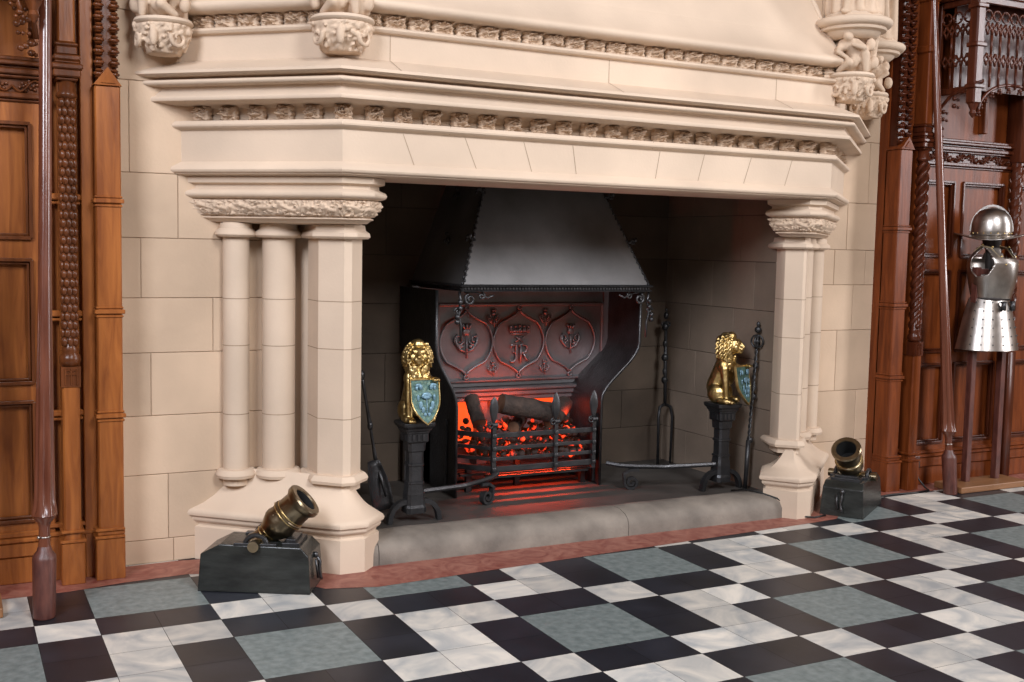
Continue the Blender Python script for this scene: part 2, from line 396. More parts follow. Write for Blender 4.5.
def seg_pts():
    out = []
    for a, b in ((A, B), (B, B2), (B2, A2)): out.append((Vector(a), Vector(b)))
    return out
def boss(mb, c, ux, nrm, w_, h, depth, seed, flip=1, n=13):
    """a square carved leaf boss"""
    ux = Vector(ux); nrm = Vector(nrm)
    def fn(a, b):
        x = a * 2 - 1; z = b * 2 - 1
        rr = max(abs(x), abs(z))
        L = leafy(a + seed * 1.7, b + seed * .3, 6.5)
        dgn = abs(x * flip + z + .25 * math.sin(3 * x)) ; stem = math.exp(-(dgn / .22) ** 2) * (1 if -0.8 < x - z * flip < 1.7 else 0)
        ring = math.exp(-((math.hypot(x + .1, z - .1) - .55) / .18) ** 2)
        hgt = .12 + .62 * L + .32 * ring + .36 * stem
        hgt = max(hgt, .35) * (1 - max(0, rr - .86) / .14 * .3)
        if rr > .985: hgt = 0
        ww = 1 + .06 * math.sin(9 * z + seed)
        p = Vector((c[0], c[1])) + ux * x * w_ / 2 * ww + nrm * depth * hgt
        return (p.x, p.y, c[2] + z * h / 2 * (1 + .05 * math.sin(8 * x + seed)))
    mb.grid(fn, n, n)
def frieze(name, o_back, z0, z1, pitch, duty, depth, parent):
    k = 0
    ms = miters(PL, EL, ER)
    pts = [Vector(p) + m * o_back for p, m in zip(PL, ms)]
    todo = []
    for i in range(3):
        a, b = pts[i], pts[i + 1]; L = (b - a).length; u = (b - a).normalized(); nn = Vector((u.y, -u.x)); cnt = round(L / pitch)
        if i == 1: todo += [(a + u * (L / cnt * j), u, nn, L / cnt) for j in range(1, cnt)]
        elif i == 0: todo += [(b - u * (pitch * j), u, nn, pitch) for j in range(1, cnt + 1) if pitch * (j + .2) < L + .06]
        else: todo += [(a + u * (pitch * j), u, nn, pitch) for j in range(1, cnt + 1) if pitch * (j + .2) < L + .06]
    for i in (1, 2):
        nn = ms[i].normalized(); todo.append((pts[i] - nn * .004, Vector((-nn.y, nn.x)), nn, pitch))
    for c, u, nn, pp in todo:
        k += 1; mb = MB(); boss(mb, (c.x, c.y, (z0 + z1) / 2), u, nn, pp * duty, (z1 - z0) * .99, depth, k * 1.37, 1 if k % 2 else -1, 26)
        mb.build(name, M_carve, parent, auto=70)
frieze('carved_boss', -.012, 2.211, 2.285, .151, .57, .088, CP)
frieze('carved_boss', .0, 2.654, 2.720, .125, .86, .072, CP)

# piers --------------------------------------------------------
def octo(seam, front_end, ch_end, side, deep):
    """corner shaft polygon, counter-clockwise from hall; side=-1 left pier (cant at left), +1 right pier mirrored"""
    if side < 0:
        return [(seam[0] - .10, seam[1] + .10), seam, front_end, ch_end, (ch_end[0], 1.66), (ch_end[0] - .06, deep), (seam[0] - .10, deep)]
    return [(ch_end[0], ch_end[1] + .035), ch_end, front_end, seam, (seam[0] + .10, seam[1] + .10), (seam[0] + .10, deep), (2.45, deep)]
def pier(side):
    P = bpy.data.objects.new('pier', None); COL.objects.link(P); P.parent = CP; OFF[P] = OFF[CP]; P.empty_display_size = .05
    if side < 0:
        capP = [A, B, (-.387, 1.385), (-.305, 1.467), (-.305, 1.9)]; e0, e1 = EL, None
        oc = octo((-.477, 1.505), (-.437, 1.505), (-.357, 1.585), -1, 1.78)
        dirc = Vector((-.707, .707)); inn = Vector((.707, .707)); s0 = Vector((-.477, 1.505))
        baseP = [A, B, (-.40, 1.385), (-.285, 1.50), (-.285, 1.9)]
        core = [(-.64, YW), (-.42, 1.73), (-.42, 1.62), (-.385, 1.62), (-.385, YW)]
    else:
        capP = [(2.46, 1.80), (2.23, 1.565), (2.37, 1.385), B2, A2]; e0, e1 = None, ER
        oc = octo((2.475, 1.505), (2.452, 1.505), (2.375, 1.582), 1, 1.78)
        dirc = Vector((.745, .667)); inn = Vector((-.667, .745)); s0 = Vector((2.475, 1.505))
        baseP = [(2.47, 1.80), (2.245, 1.55), (2.375, 1.385), B2, A2]
        core = [(2.43, YW), (2.43, 1.62), (2.43, 1.62), (2.43, 1.73), (2.66, YW)]
    c = MB(); c.prism(core, .2, 1.75); 
    c.build('pier_core', M_smooth, P)
    # shafts
    prof_ring = [(-.118, 1.646), (-.092, 1.648), (-.082, 1.658), (-.086, 1.676), (-.104, 1.690), (-.108, 1.716)]
    base_ring = [(-.115, .465), (-.098, .462), (-.088, .450), (-.082, .436), (-.088, .420), (-.115, .415)]
    def shaft(poly, rsm):
        s_ = MB(); ref = miters(poly, closed=True)
        s_.prism(poly, .38, 1.72)
        for pr_ in (prof_ring, base_ring):
            sweep(s_, poly, [(o + .12, z) for o, z in pr_], closed=True)
        # bedding joints
        for z in (.749, 1.10, 1.337):
            sweep(s_, poly, [(.0006, z - .0022), (.0006, z + .0022)], closed=True, mi=1)
        s_.build('colonnette', [M_smooth, M_joint], P, auto=rsm)
    shaft(oc, 30)
    for t, r in ((.41, .083), (.625, .066)):
        if side > 0: t = t * .95
        cc = s0 + dirc * t + inn * r
        if t > .5: cc = Vector((-.912, 1.915)) if side < 0 else Vector((2.905, 1.915))
        shaft([(cc.x + r * math.cos(2 * PI * j / 20), cc.y + r * math.sin(2 * PI * j / 20)) for j in range(20)], 40)
    # capital
    k = MB()
    cpf = [(-.16, 1.715), (-.06, 1.722), (-.045, 1.735), (-.03, 1.741), (-.035, 1.746), (-.045, 1.75), (-.03, 1.79), (-.012, 1.834), (.004, 1.837)] + arc(.018, 1.842, .022, 1.872, .3) + [(-.006, 1.886), (-.008, 1.904), (.018, 1.912), (.02, 1.942), (.0, 1.946), (-.1, 1.946)]
    sweep(k, capP, cpf, e0, e1); k.build('capital', M_smooth, P, auto=35)
    # carved foliage band round the capital (continuous relief)
    fz = MB(); ms = miters(capP, e0, e1); nseg = len(capP) - 1; dist = 0
    for i in range(nseg):
        a, b = Vector(capP[i]), Vector(capP[i + 1]); ma, mb_ = ms[i], ms[i + 1]; L = (b - a).length; nu = max(4, int(L / .0055))
        if L > .6: pass
        def fn(u, v, a=a, b=b, ma=ma, mb_=mb_, L=L, d0=dist):
            s_ = d0 + u * L; z = 1.750 + v * .084
            o = -.045 + .034 * v + .012 * math.sin(PI * v)
            h = leafy(s_ * 10, v * .9, 4.6)
            wv = math.sin(s_ * 2 * PI / .17); vine = math.exp(-((v - .5 - .25 * wv) / .13) ** 2)
            h2 = leafy(s_ * 10, v * .9, 9.5); sl_ = (s_ % .115) / .115; lf = math.exp(-((v - .50 - .09 * math.cos(PI * sl_) - .1 * math.sin(s_ * 31)) / .15) ** 2) * math.sin(PI * sl_) ** .5
            o += .030 * max(h * .62 + h2 * .62, lf * .62) + .004
            if v in (0, 1): o -= .02
            p = a.lerp(b, u) + ma.lerp(mb_, u) * o
            return (p.x, p.y, z)
        fz.grid(fn, nu, 15); dist += L
    fz.build('carved_band', M_carve, P, auto=70)
    # base : ogee spread over chamfered plinth
    bs = MB()
    bpf = [(-.14, .46), (-.125, .43), (-.118, .40), (-.10, .365), (-.07, .325), (-.03, .288), (.004, .268), (.020, .258), (.026, .244), (.022, .230), (.008, .222), (.010, .212), (.004, .2), (-.012, .188), (-.014, .176), (0, .168), (0, 0), (-.1, 0)][::-1]
    sweep(bs, baseP, bpf, e0, e1); bs.build('pier_base', M_smooth, P, auto=40)
    return P
pier(-1); pier(1)
# hearth curb and slab
cb = MB(); x0, x1 = -.44, 2.42
cprof = [(1.72, 0.0), (1.72, .108), (1.69, .128), (1.62, .138), (1.555, .136), (1.50, .122), (1.468, .098), (1.455, .06), (1.455, 0)]
for a, b in ((x0, -.30), (-.296, 1.2), (1.204, x1)):
    nn = 24; rings = []
    for i in range(nn + 1):
        x = a + (b - a) * i / nn
        rings.append([(x, y + .004 * noise.noise(Vector((x * 6, z * 9, 1))), z + (.004 * noise.noise(Vector((x * 7, y * 9, 5))) if z > .02 else 0)) for y, z in cprof])
    cb.rings(rings)
cb.build('hearth_curb', M_curb, CP, auto=45)
hs = MB(); hs.box(XL, XR, 1.70, YB, .0, ZH); hs.build('hearth_slab', M_hearth, CP)

# corbels and figures -------------------------------------------
def corbel(cx, cy, z0, r, ang, seed, shelf=True, group=None):
    """leaf-carved pendant bowl, moulded ledge, crouching carved figure, moulded shelf"""
    C = bpy.data.objects.new('corbel', None); COL.objects.link(C); C.parent = CP; OFF[C] = OFF[CP]
    bowl = MB()
    def fn(u, v):
        a = 2 * PI * u; t = v
        rr = r * (.50 + .50 * math.sin(min(1, t * 1.05) * PI / 2)) if t > .04 else r * .30 * t / .04
        h = leafy(u * 9, v * 2.2, 2.3)
        rr += r * .16 * h if .04 < t < .98 else 0
        return (cx + rr * math.cos(a), cy + rr * math.sin(a), z0 + .145 * t)
    bowl.rings([[fn(i / 60, j / 16) for i in range(60)] for j in range(17)])
    # big curled leaves
    for q in (-1, 0, 1):
        a = ang + q * .95; d = Vector((math.cos(a), math.sin(a), 0)); tt = Vector((-d.y, d.x, 0)); c_ = Vector((cx, cy, z0 + .075)) + d * r * .98
        if q == 0:
            bowl.ell(c_ + d * .006, (.020, .020, .045))
        else:
            bowl.tube(spiral(c_, .044, .012, 1.1, tt * q, Vector((0, 0, 1)), PI * .9), [.013 - .0003 * i for i in range(27)], 7)
    rnd = random.Random(seed)
    for k_ in range(70):
        a = rnd.uniform(0, 2 * PI); t = rnd.uniform(.12, .95); rr = r * (.50 + .50 * math.sin(min(1, t * 1.05) * PI / 2)) * 1.06
        q_ = rnd.uniform(.008, .016); bowl.ell((cx + rr * math.cos(a), cy + rr * math.sin(a), z0 + .145 * t), (q_, q_, q_ * rnd.uniform(.7, 1.3)), 8)
    bowl.build('leaf_pendant', M_carve, C, remesh=.004, smit=1)
    ld = MB(); z = z0 + .145
    ld.lathe([(r * .9, z - .004), (r * 1.06, z), (r * 1.12, z + .012), (r * 1.06, z + .026), (r * .8, z + .032)], 28, (cx, cy, 0)); ld.build('ledge', M_smooth, C, auto=50)
    # crouching figure, one continuous surface
    fg = MB(); f = Vector((math.cos(ang), math.sin(ang), 0)); s = Vector((-f.y, f.x, 0)); Z_ = Vector((0, 0, 1)); o = Vector((cx, cy, z + .03))
    P = lambda a, b, c: o + f * a + s * b + Z_ * c
    sd = 1 if seed % 2 else -1
    fg.cap_(P(-.05, 0, .0), P(-.05, 0, .20), .10, .10)
    fg.cap_(P(.03, .05 * sd, .05), P(.07, -.02 * sd, .17), .052, .045)      # torso bent
    fg.ell(P(.115, -.045 * sd, .205), (.034, .030, .036)); fg.ell(P(.135, -.05 * sd, .198), (.016, .014, .02))
    fg.ell(P(.10, -.04 * sd, .222), (.037, .034, .026))                     # head, hood
    fg.cap_(P(.04, .07 * sd, .03), P(.115, .055 * sd, .10), .036, .028); fg.cap_(P(.115, .055 * sd, .10), P(.10, .065 * sd, .008), .027, .018)   # thigh and shin
    fg.cap_(P(.04, -.02 * sd, .02), P(.125, -.035 * sd, .05), .036, .026); fg.cap_(P(.125, -.035 * sd, .05), P(.07, -.085 * sd, .008), .025, .017)
    fg.cap_(P(.085, .0, .175), P(.14, .045 * sd, .13), .024, .017); fg.cap_(P(.14, .045 * sd, .13), P(.135, -.02 * sd, .15), .016, .013)         # arm
    fg.cap_(P(.06, -.07 * sd, .17), P(.115, -.10 * sd, .11), .022, .016); fg.cap_(P(.115, -.10 * sd, .11), P(.12, -.045 * sd, .075), .015, .012)
    for k_ in range(7):
        a = -1.2 + k_ * .4; fg.ell(P(.07 * math.cos(a) + .02, .13 * math.sin(a), .06 + .05 * ((k_ * 7) % 3)), (.028, .03, .04))
    for k_ in range(5): fg.cap_(P(-.02 + .01 * k_, sd * (.04 + .018 * k_), .02), P(.0, sd * (.07 + .016 * k_), .22), .018, .022)
    fg.build('carved_figure', M_carve, C, remesh=.0075, smit=2)
    if shelf:
        sh = MB(); z = z + .255
        sh.lathe([(.12, z - .03), (.155, z), (.16, z + .010), (.19, z + .016), (.195, z + .026), (.19, z + .034), (.215, z + .040), (.226, z + .055), (.226, z + .070), (.215, z + .082), (.12, z + .09)], 32, (cx, cy, 0))
        sh.build('shelf', M_smooth, C, auto=50)
    return z
corbel(-.55, 1.34, 2.500, .135, -1.95, 1)
corbel(-1.27, 1.86, 2.500, .125, -2.1, 2)
zt = corbel(2.60, 1.33, 2.515, .125, -2.15, 3) + .08
corbel(3.26, 1.86, 2.515, .12, -2.2, 4)
def statue(cx, cy, z, ang, label):
    t = thing('robed_statue', label, 'statue', (cx, cy, z))
    b = MB(); f = Vector((math.cos(ang), math.sin(ang), 0)); s = Vector((-f.y, f.x, 0)); P = lambda a, b_, c: f * a + s * b_ + Vector((0, 0, c))
    b.ell(P(0, 0, .03), (.155, .155, .035)); b.cap_(P(0, 0, .07), P(0, 0, .55), .13, .10); b.cap_(P(0, 0, .55), P(0, 0, .78), .11, .085)
    for k in range(13):
        a = k * 2 * PI / 13 + .3; q = Vector((math.cos(a), math.sin(a), 0))
        b.cap_(q * .15 + Vector((0, 0, .02)), q * (.10 + .02 * (k % 3)) + Vector((.02 * math.sin(k * 2.), .02 * math.cos(k), .52)), .026, .022)
    for sg in (-1, 1):
        b.cap_(P(0, .12 * sg, .74), P(.05, .16 * sg, .55), .045, .035); b.cap_(P(.05, .16 * sg, .55), P(.13, .05 * sg, .60), .032, .024)
        b.ell(P(.15, .035 * sg, .605), (.026, .02, .024)); b.ell(P(.14, .07 * sg, .012), (.05, .028, .022))
    b.cap_(P(0, 0, .80), P(0, 0, .9), .04, .038); b.ell(P(.01, 0, .96), (.062, .058, .075)); b.ell(P(.07, 0, .945), (.014, .012, .02)); b.ell(P(-.01, 0, .985), (.07, .068, .07))
    b.ell(P(.055, .022, .965), .009); b.ell(P(.055, -.022, .965), .009)
    b.build('carved_body', M_carve, t, remesh=.011, smit=3)
    bs = MB(); bs.lathe([(.17, -.018), (.175, .0), (.16, .015)], 20); bs.build('plinth', M_smooth, t, auto=40)
    return t
statue(2.60, 1.33, zt + .02, -2.1, 'robed stone statue at the front right corner of the chimneypiece, hem just in view')
statue(3.26, 1.86, zt + .02, -2.1, 'robed stone statue set back against the wall, right of the corner statue')

# ------------------------------------------------------------------ fire hood
HD = thing('fire_hood', 'dark sloping iron smoke hood with beaded edges above the grate', 'hood', (1.08, 2.5, 1.36), world=True)
x0, x1, yf_, zr = .438, 1.728, 2.10, 1.385
tx0, tx1, ty, tz = .77, 1.375, 2.41, 2.28
hp = MB()
hp.add([(x0, yf_, zr), (x1, yf_, zr), (x1, YB - .01, zr), (x0, YB - .01, zr), (tx0, ty, tz), (tx1, ty, tz), (tx1, YB - .01, tz), (tx0, YB - .01, tz)],
       [(0, 1, 5, 4), (1, 2, 6, 5), (3, 0, 4, 7)])
hp.build('hood_sheet', M_hood, HD, solid=.01)
rm = MB()
plan = [(x0, YB - .01), (x0, yf_), (x1, yf_), (x1, YB - .01)]
sweep(rm, plan, [(-.008, 1.362), (.012, 1.362), (.014, 1.368), (.004, 1.372), (.004, 1.386), (.018, 1.389), (.022, 1.396), (.01, 1.402), (-.008, 1.404)], back=-.012)
rm.build('rim_moulding', M_iron, HD)
dn = MB()
nn = 62
for i in range(nn): x = x0 + .01 + (x1 - x0 - .02) * i / (nn - 1); dn.box(x - .006, x + .006, yf_ - .014, yf_ - .002, 1.374, 1.385)
for i in range(36): y = yf_ + .012 + i * .0205; dn.box(x0 - .014, x0 - .002, y - .006, y + .006, 1.374, 1.385)
dn.build('dentil_strip', M_ironw, HD)
def arris(p0, p1, outd):
    p0 = Vector(p0); p1 = Vector(p1); m_ = MB(); L = (p1 - p0).length; n_ = int(L / .019)
    m_.tube([p0, p1], .006, 6)
    a = (p1 - p0).normalized(); s_ = a.cross(Vector(outd)).normalized(); d = Vector(outd).normalized()
    for i in range(n_):
        p = p0 + (p1 - p0) * ((i + .5) / n_); k = 1 if i % 2 else -1
        m_.ell(p + s_ * .006 * k, (.0085, .0085, .010), 8)
    m_.build('arris_bead', M_ironw, HD, smooth=True)
    for t in (.30, .62):
        c = p0 + (p1 - p0) * t; k = MB()
        k.cap_(c, c + d * .035, .009, .007, 8)
        for q in (-1, 1):
            k.ell(c + d * .035 + s_ * .017 * q + a * .008, .013, 10); k.ell(c + d * .03 + s_ * .026 * q - a * .012, .009, 8)
        k.ell(c + d * .052 + a * .006, (.012, .012, .015), 10); k.build('crocket', M_ironw, HD, smooth=True)
arris((x0, yf_, 1.40), (tx0, ty, tz), (-1, -1, .4)); arris((x1, yf_, 1.40), (tx1, ty, tz), (1, -1, .4))
lk = MB()
for t in (.3, .62):
    y = 2.1 + (ty - 2.1) * t + .33; x = x0 + (tx0 - x0) * t - .012; z = 1.4 + (tz - 1.4) * t
    lk.ell((x, y, z), .017, 10); lk.ell((x - .01, y + .03, z - .01), .012, 8); lk.ell((x - .01, y - .03, z - .01), .012, 8); lk.ell((x - .01, y, z + .035), .012, 8); lk.ell((x, y, z - .03), .010, 8)
lk.build('side_rosette', M_ironw, HD, smooth=True)
# scrolled brackets under the corners
for sx, xx in ((-1, x0), (1, x1)):
    bk = MB(); U = Vector((sx * -1, 0, 0)); Zv = Vector((0, 0, 1)); y = yf_ + .02
    bk.tube(spiral((xx - sx * .055, y, 1.315), .034, .009, 1.35, U, Zv, PI / 2 + .3), .0085, 8)
    bk.tube(spiral((xx - sx * .13, y, 1.335), .022, .006, -1.2, U, Zv, PI / 2), .006, 8)
    bk.tube([(xx - sx * .02, y, 1.36), (xx - sx * .10, y, 1.352), (xx - sx * .17, y, 1.322), (xx - sx * .21, y, 1.34)], .006, 8)
    bk.tube([(xx + sx * .012, y, 1.36), (xx + sx * .004, y, 1.30), (xx + sx * .016, y, 1.22), (xx + sx * .0, y, 1.16), (xx, y, 1.07)], .008, 8)
    for dz in (1.30, 1.265, 1.215, 1.185): bk.ell((xx + sx * (.012 + .018 * (int(dz * 200) % 2)), y - .012, dz), .016, 10)
    bk.tube(spiral((xx + sx * .02, y, 1.245), .024, .006, 1.2, U * -1, Zv, 0), .006, 8)
    bk.build('scroll_bracket', M_ironw, HD, smooth=True)

# ------------------------------------------------------------------ firebox surround with fireback
FB = thing('iron_firebox', 'iron firebox with curved cheeks and a crowned monogram relief back plate under the hood', 'firebox', (1.1, 2.6, ZH), world=True)
def cheek(sx):
    xs = (1.80 if sx > 0 else .36); xl = (1.52 if sx > 0 else .50)
    pf = [(xs, 1.362), (xs, 1.02)]
    for i in range(1, 10):
        t = i / 9; 
        # ogee inward
        x = xs + (xl - xs) * (3 * t * t - 2 * t ** 3); z = 1.02 - .37 * t
        pf.append((x, z))
    pf += [(xl, .60), (xl, .102)]
    m_ = MB(); y0, y1 = 2.30, YB - .01; th = .012 * (1 if sx > 0 else -1)
    def nrm(i):
        a = pf[max(i - 1, 0)]; b = pf[min(i + 1, len(pf) - 1)]; d = Vector((b[0] - a[0], b[1] - a[1])).normalized(); return Vector((-d.y, d.x))
    inn = [(x, z) for x, z in pf]; out = [(x + nrm(i).x * th * sx * 1.0, z + nrm(i).y * th * sx) for i, (x, z) in enumerate(pf)]
    rings = [[(a[0], y, a[1]) for a in (inn[i],) for y in (y0, y1)] + [(out[i][0], y, out[i][1]) for y in (y1, y0)] for i in range(len(pf))]
    m_.rings(rings); o = m_.build('cheek', M_iron, FB, auto=40)
    e = MB(); e.tube([(x, y0 - .002, z) for x, z in pf], .011, 8); e.build('cheek_edge', M_ironw, o, smooth=True)
cheek(-1); cheek(1)
YP = 2.70
bp = MB(); bp.box(.37, 1.80, YP + .012, YP + .05, .72, 1.37); bp.box(.37, 1.80, 2.80, 2.84, .11, .74)
bp.build('back_plate', M_cast, FB)
pn = MB()   # raised frame round the panel
pf = [(.0, 0), (.02, .0), (.03, .012), (.045, .016), (.06, .010), (.07, 0)]
for (a, b, c, d) in ((.53, 1.78, 1.240, 1.262), (.53, 1.78, .748, .766)):
    pn.box(a, b, YP - .008, YP + .014, c, d, bev=.006)
for a in (.532, 1.752): pn.box(a, a + .024, YP - .008, YP + .014, .75, 1.26, bev=.006)
pn.box(.37, .54, YP + .0, YP + .03, .70, 1.36); pn.box(1.765, 1.80, YP - .01, YP + .03, .70, 1.36)
pn.build('panel_frame', M_cast, FB)
sf = MB()
sf.box(.44, 1.66, YP - .035, YP + .05, .655, .690, bev=.008); sf.box(.46, 1.64, YP - .02, YP + .05, .625, .655, bev=.006); sf.box(.42, 1.70, YP - .05, YP + .05, .690, .715, bev=.008)
sf.build('shelf_moulding', M_cast, FB)
def P2(x, z, d=0): return (x, YP - d, z)
def medallion(cx, hw, z0, z1):
    m_ = MB(); pts = []; n_ = 40; zc = (z0 + z1) / 2; hh = (z1 - z0) / 2
    for sgn in (1, -1):
        L_ = []
        for i in range(n_ + 1):
            t = i / n_ * 2 - 1
            wdt = math.cos(t * PI / 2) ** .62 if abs(t) < .62 else math.cos(.62 * PI / 2) ** .62 * (1 - (abs(t) - .62) / .38) ** 1.55 
            L_.append(P2(cx + sgn * (hw * wdt + .004), zc + t * hh, .004))
        m_.tube(L_, .0085, 8)
    for zz, sg in ((z0, -1), (z1, 1)):
        m_.tube(spiral(P2(cx, zz + sg * .018, .006), .014, .013, 1, (1, 0, 0), (0, 0, 1), 0, 14), .006, 7)
    m_.build('medallion_frame', M_cast, FB, smooth=True)
meds = [(.742, .182), (1.122, .182), (1.512, .186)]
for c_, h_ in meds: medallion(c_, h_, .800, 1.215)
def thistle(cx, cz, s_):
    m_ = MB()
    m_.ell(P2(cx, cz + .045 * s_, 0), (.024 * s_, .012, .022 * s_), 10)
    for q in (-1, 0, 1): m_.tube([P2(cx + q * .012 * s_, cz + .06 * s_, .004), P2(cx + q * .024 * s_, cz + .088 * s_, .004)], [.005 * s_, .009 * s_], 6)
    m_.tube([P2(cx, cz + .03 * s_, .003), P2(cx + .004, cz - .09 * s_, .003)], .005 * s_, 6)
    for q in (-1, 1):
        m_.tube(spiral(P2(cx + q * .045 * s_, cz + .005 * s_, .003), .030 * s_, .010 * s_, 1.2, (q, 0, 0), (0, 0, 1), PI * 1.1), .0055 * s_, 6)
        m_.tube([P2(cx, cz - .06 * s_, .003), P2(cx + q * .035 * s_, cz - .045 * s_, .003), P2(cx + q * .06 * s_, cz - .01 * s_, .003), P2(cx + q * .055 * s_, cz + .035 * s_, .003)], [.005 * s_, .009 * s_, .009 * s_, .004 * s_], 6)
        m_.ell(P2(cx + q * .03 * s_, cz - .03 * s_, 0), (.018 * s_, .008, .010 * s_), 8)
    m_.build('thistle_relief', M_cast, FB, smooth=True)
thistle(meds[0][0], 1.02, 1.25); thistle(meds[2][0], 1.02, 1.1)
for c_ in (.935, 1.318): thistle(c_, 1.165, .65); thistle(c_, .835, .55)
cr = MB(); cx = 1.125     # crown, saltire and the letters J R
cr.box(cx - .062, cx + .062, YP - .012, YP + .01, 1.052, 1.064, bev=.004)
for i in range(5):
    x = cx - .056 + i * .028; cr.tube([P2(x, 1.064, .006), P2(x + (i - 2) * .004, 1.10, .006)], .006, 6); cr.ell(P2(x + (i - 2) * .004, 1.112 - abs(i - 2) * .003, .006), .010, 8)
for i in range(4): x = cx - .042 + i * .028; cr.ell(P2(x, 1.078, .004), (.010, .008, .014), 8)
cr.tube([P2(cx - .07, 1.064, .006), P2(cx - .072, 1.11, .006)], .005, 6); cr.tube([P2(cx + .07, 1.064, .006), P2(cx + .072, 1.11, .006)], .005, 6)
cr.build('crown_relief', M_cast, FB, smooth=True)
lt = MB()
lt.tube([P2(cx - .03, 1.040, .005), P2(cx + .03, 1.005, .005)], .005, 6); lt.tube([P2(cx + .03, 1.040, .005), P2(cx - .03, 1.005, .005)], .005, 6)
J = [(-.066, .965), (-.060, .985), (-.030, .982), (-.022, .985), (-.022, .90), (-.034, .878), (-.058, .872), (-.064, .885)]
lt.tube([P2(cx + a, b, .005) for a, b in J], [.005, .009, .007, .009, .009, .008, .007, .005], 6)
lt.tube([P2(cx - .05, .940, .005), P2(cx - .022, .935, .005)], .005, 6)
lt.tube([P2(cx + .012, .985, .005), P2(cx + .010, .872, .005)], .0095, 6)
Rb = [(-.004, .978), (.02, .988), (.052, .982), (.060, .960), (.048, .938), (.016, .930)]
lt.tube([P2(cx + a, b, .005) for a, b in Rb], .008, 6)
lt.tube([P2(cx + .030, .932, .005), P2(cx + .052, .89, .005), P2(cx + .078, .876, .005)], [.008, .009, .004], 6)
lt.build('monogram_relief', M_cast, FB, smooth=True)
# openings below: jamb strips and glowing slots
for a, b in ((.50, .655), (.83, .90), (1.44, 1.52)): js = MB(); js.box(a, b, YP, YP + .10, .20, .63); js.build('fire_opening_jamb', M_cast, FB)
js = MB(); js.box(.50, 1.52, YP, YP + .10, .11, .20); js.build('fire_opening_sill', M_cast, FB)
for a, b, c in ((.655, .83, .36), (1.12, 1.44, .50)): gl = MB(); gl.box(a, b, YP + .06, YP + .07, c, .625); gl.build('glowing_fire_back', M_glow, FB)

# ------------------------------------------------------------------ grate
GR = thing('fire_basket', 'black wrought iron fire basket with spear topped posts holding logs and embers', 'grate', (1.05, 2.35, ZH), world=True)
gp = [(.50, 2.44), (.70, 2.20), (1.128, 2.20), (1.402, 2.20), (1.51, 2.36)]
bars = [(.486, .018, .030), (.408, .014, .022), (.342, .014, .022), (.281, .024, .034)]
for z, w_, h in bars:
    b_ = MB()
    for p, q in ((gp[0], gp[1]), (gp[1], gp[3]), (gp[3], gp[4])): b_.bar((*p, z), (*q, z), w_, h)
    b_.build('grate_bar', M_ironw, GR, bevel=.002)
def post(x, y, top, nm='post'):
    m_ = MB(); m_.bar((x, y - .006, .245), (x, y - .006, .56), .026, .026)
    for z in (.486, .408, .342, .281): m_.ell((x, y - .018, z), (.017, .013, .018), 8)
    m_.tube([(x - .014, y - .02, .555), (x + .018, y - .02, .555)], .014, 8)
    o = m_.build(nm, M_ironw, GR, auto=40)
    s_ = MB(); s_.rings([[(x + r * math.cos(a), y + .5 * r * math.sin(a) - .006, z) for a in [2 * PI * j / 8 for j in range(8)]] for r, z in ((.006, .56), (.013, .575), (.028, .625), (.032, .66), (.022, .70), (.004, top))])
    s_.build('spear_finial', M_ironw, o, auto=30)
    k = MB(); k.tube(spiral((x - .03, y - .03, .555), .022, .006, 1.3, (1, 0, 0), (0, 0, 1), PI / 2), .006, 7); k.build('scroll_hook', M_iron, o, smooth=True)
post(.70, 2.20, .725); post(1.128, 2.20, .735); post(1.402, 2.20, .735)
for x, y in (gp[0], gp[4]):
    m_ = MB(); m_.bar((x, y, .12), (x, y, .56), .022, .022); m_.build('post', M_iron, GR)
for x, y in ((.64, 2.42), (1.46, 2.42), (1.02, 2.5)): ft = MB(); ft.bar((x, y, ZH), (x, y, .28), .035, .03); ft.build('foot', M_iron, GR)
for i in range(7): y = 2.25 + i * .06; bt = MB(); bt.bar((.56 if y > 2.36 else .70, y, .222), (1.48 if y > 2.3 else 1.40, y, .222), .026, .014); bt.build('bottom_bar', M_iron, GR)
# embers: uncountable glowing coals
em = MB(); rnd = random.Random(3)
for i in range(260):
    y = rnd.uniform(2.235, 2.64); x = rnd.uniform(.62 if y > 2.35 else .735, 1.45 if y > 2.35 else 1.38); top = .30 + .17 * min(1, (y - 2.2) / .25) + .05
    z = rnd.uniform(.325, top); r = rnd.uniform(.016, .034)
    rot = Matrix.Rotation(rnd.uniform(0, 6), 3, Vector((rnd.random(), rnd.random(), rnd.random())).normalized())
    em.ell((x, y, z), (r, r * rnd.uniform(.6, 1), r * rnd.uniform(.6, 1)), 8, rot=rot)
tag(em.build('ember_bed', M_ember), 'bed of glowing red embers heaped in the iron fire basket', 'embers', kind='stuff')
def log(p0, p1, r, label, seed):
    p0 = Vector(p0); p1 = Vector(p1); c = (p0 + p1) / 2; t = thing('firewood_log', label, 'log', c, group=None)
    d = (p1 - p0) / 2; m_ = MB(); n_ = 16; rings = []
    a = d.normalized().cross(Vector((0, 0, 1))).normalized(); b = a.cross(d.normalized())
    for i in range(n_ + 1):
        p = -d + d * 2 * i / n_
        rings.append([p + (a * math.cos(th) + b * math.sin(th)) * r * (1 + .13 * noise.noise(Vector((math.cos(th) * 2, math.sin(th) * 2, i * .35 + seed)))) for th in [2 * PI * j / 18 for j in range(18)]])
    m_.rings(rings, mi=0)
    o = m_.build('bark', M_char, t, smooth=False, auto=50)
    for s_, k in ((-1, 0), (1, n_)):
        e = MB(); cc = d * s_ * 1.002; ring = [cc + (q - d * s_) * .93 for q in rings[k]]; e.add(ring, [tuple(range(18)) if s_ > 0 else tuple(range(17, -1, -1))]); e.build('cut_end', M_logend, t)
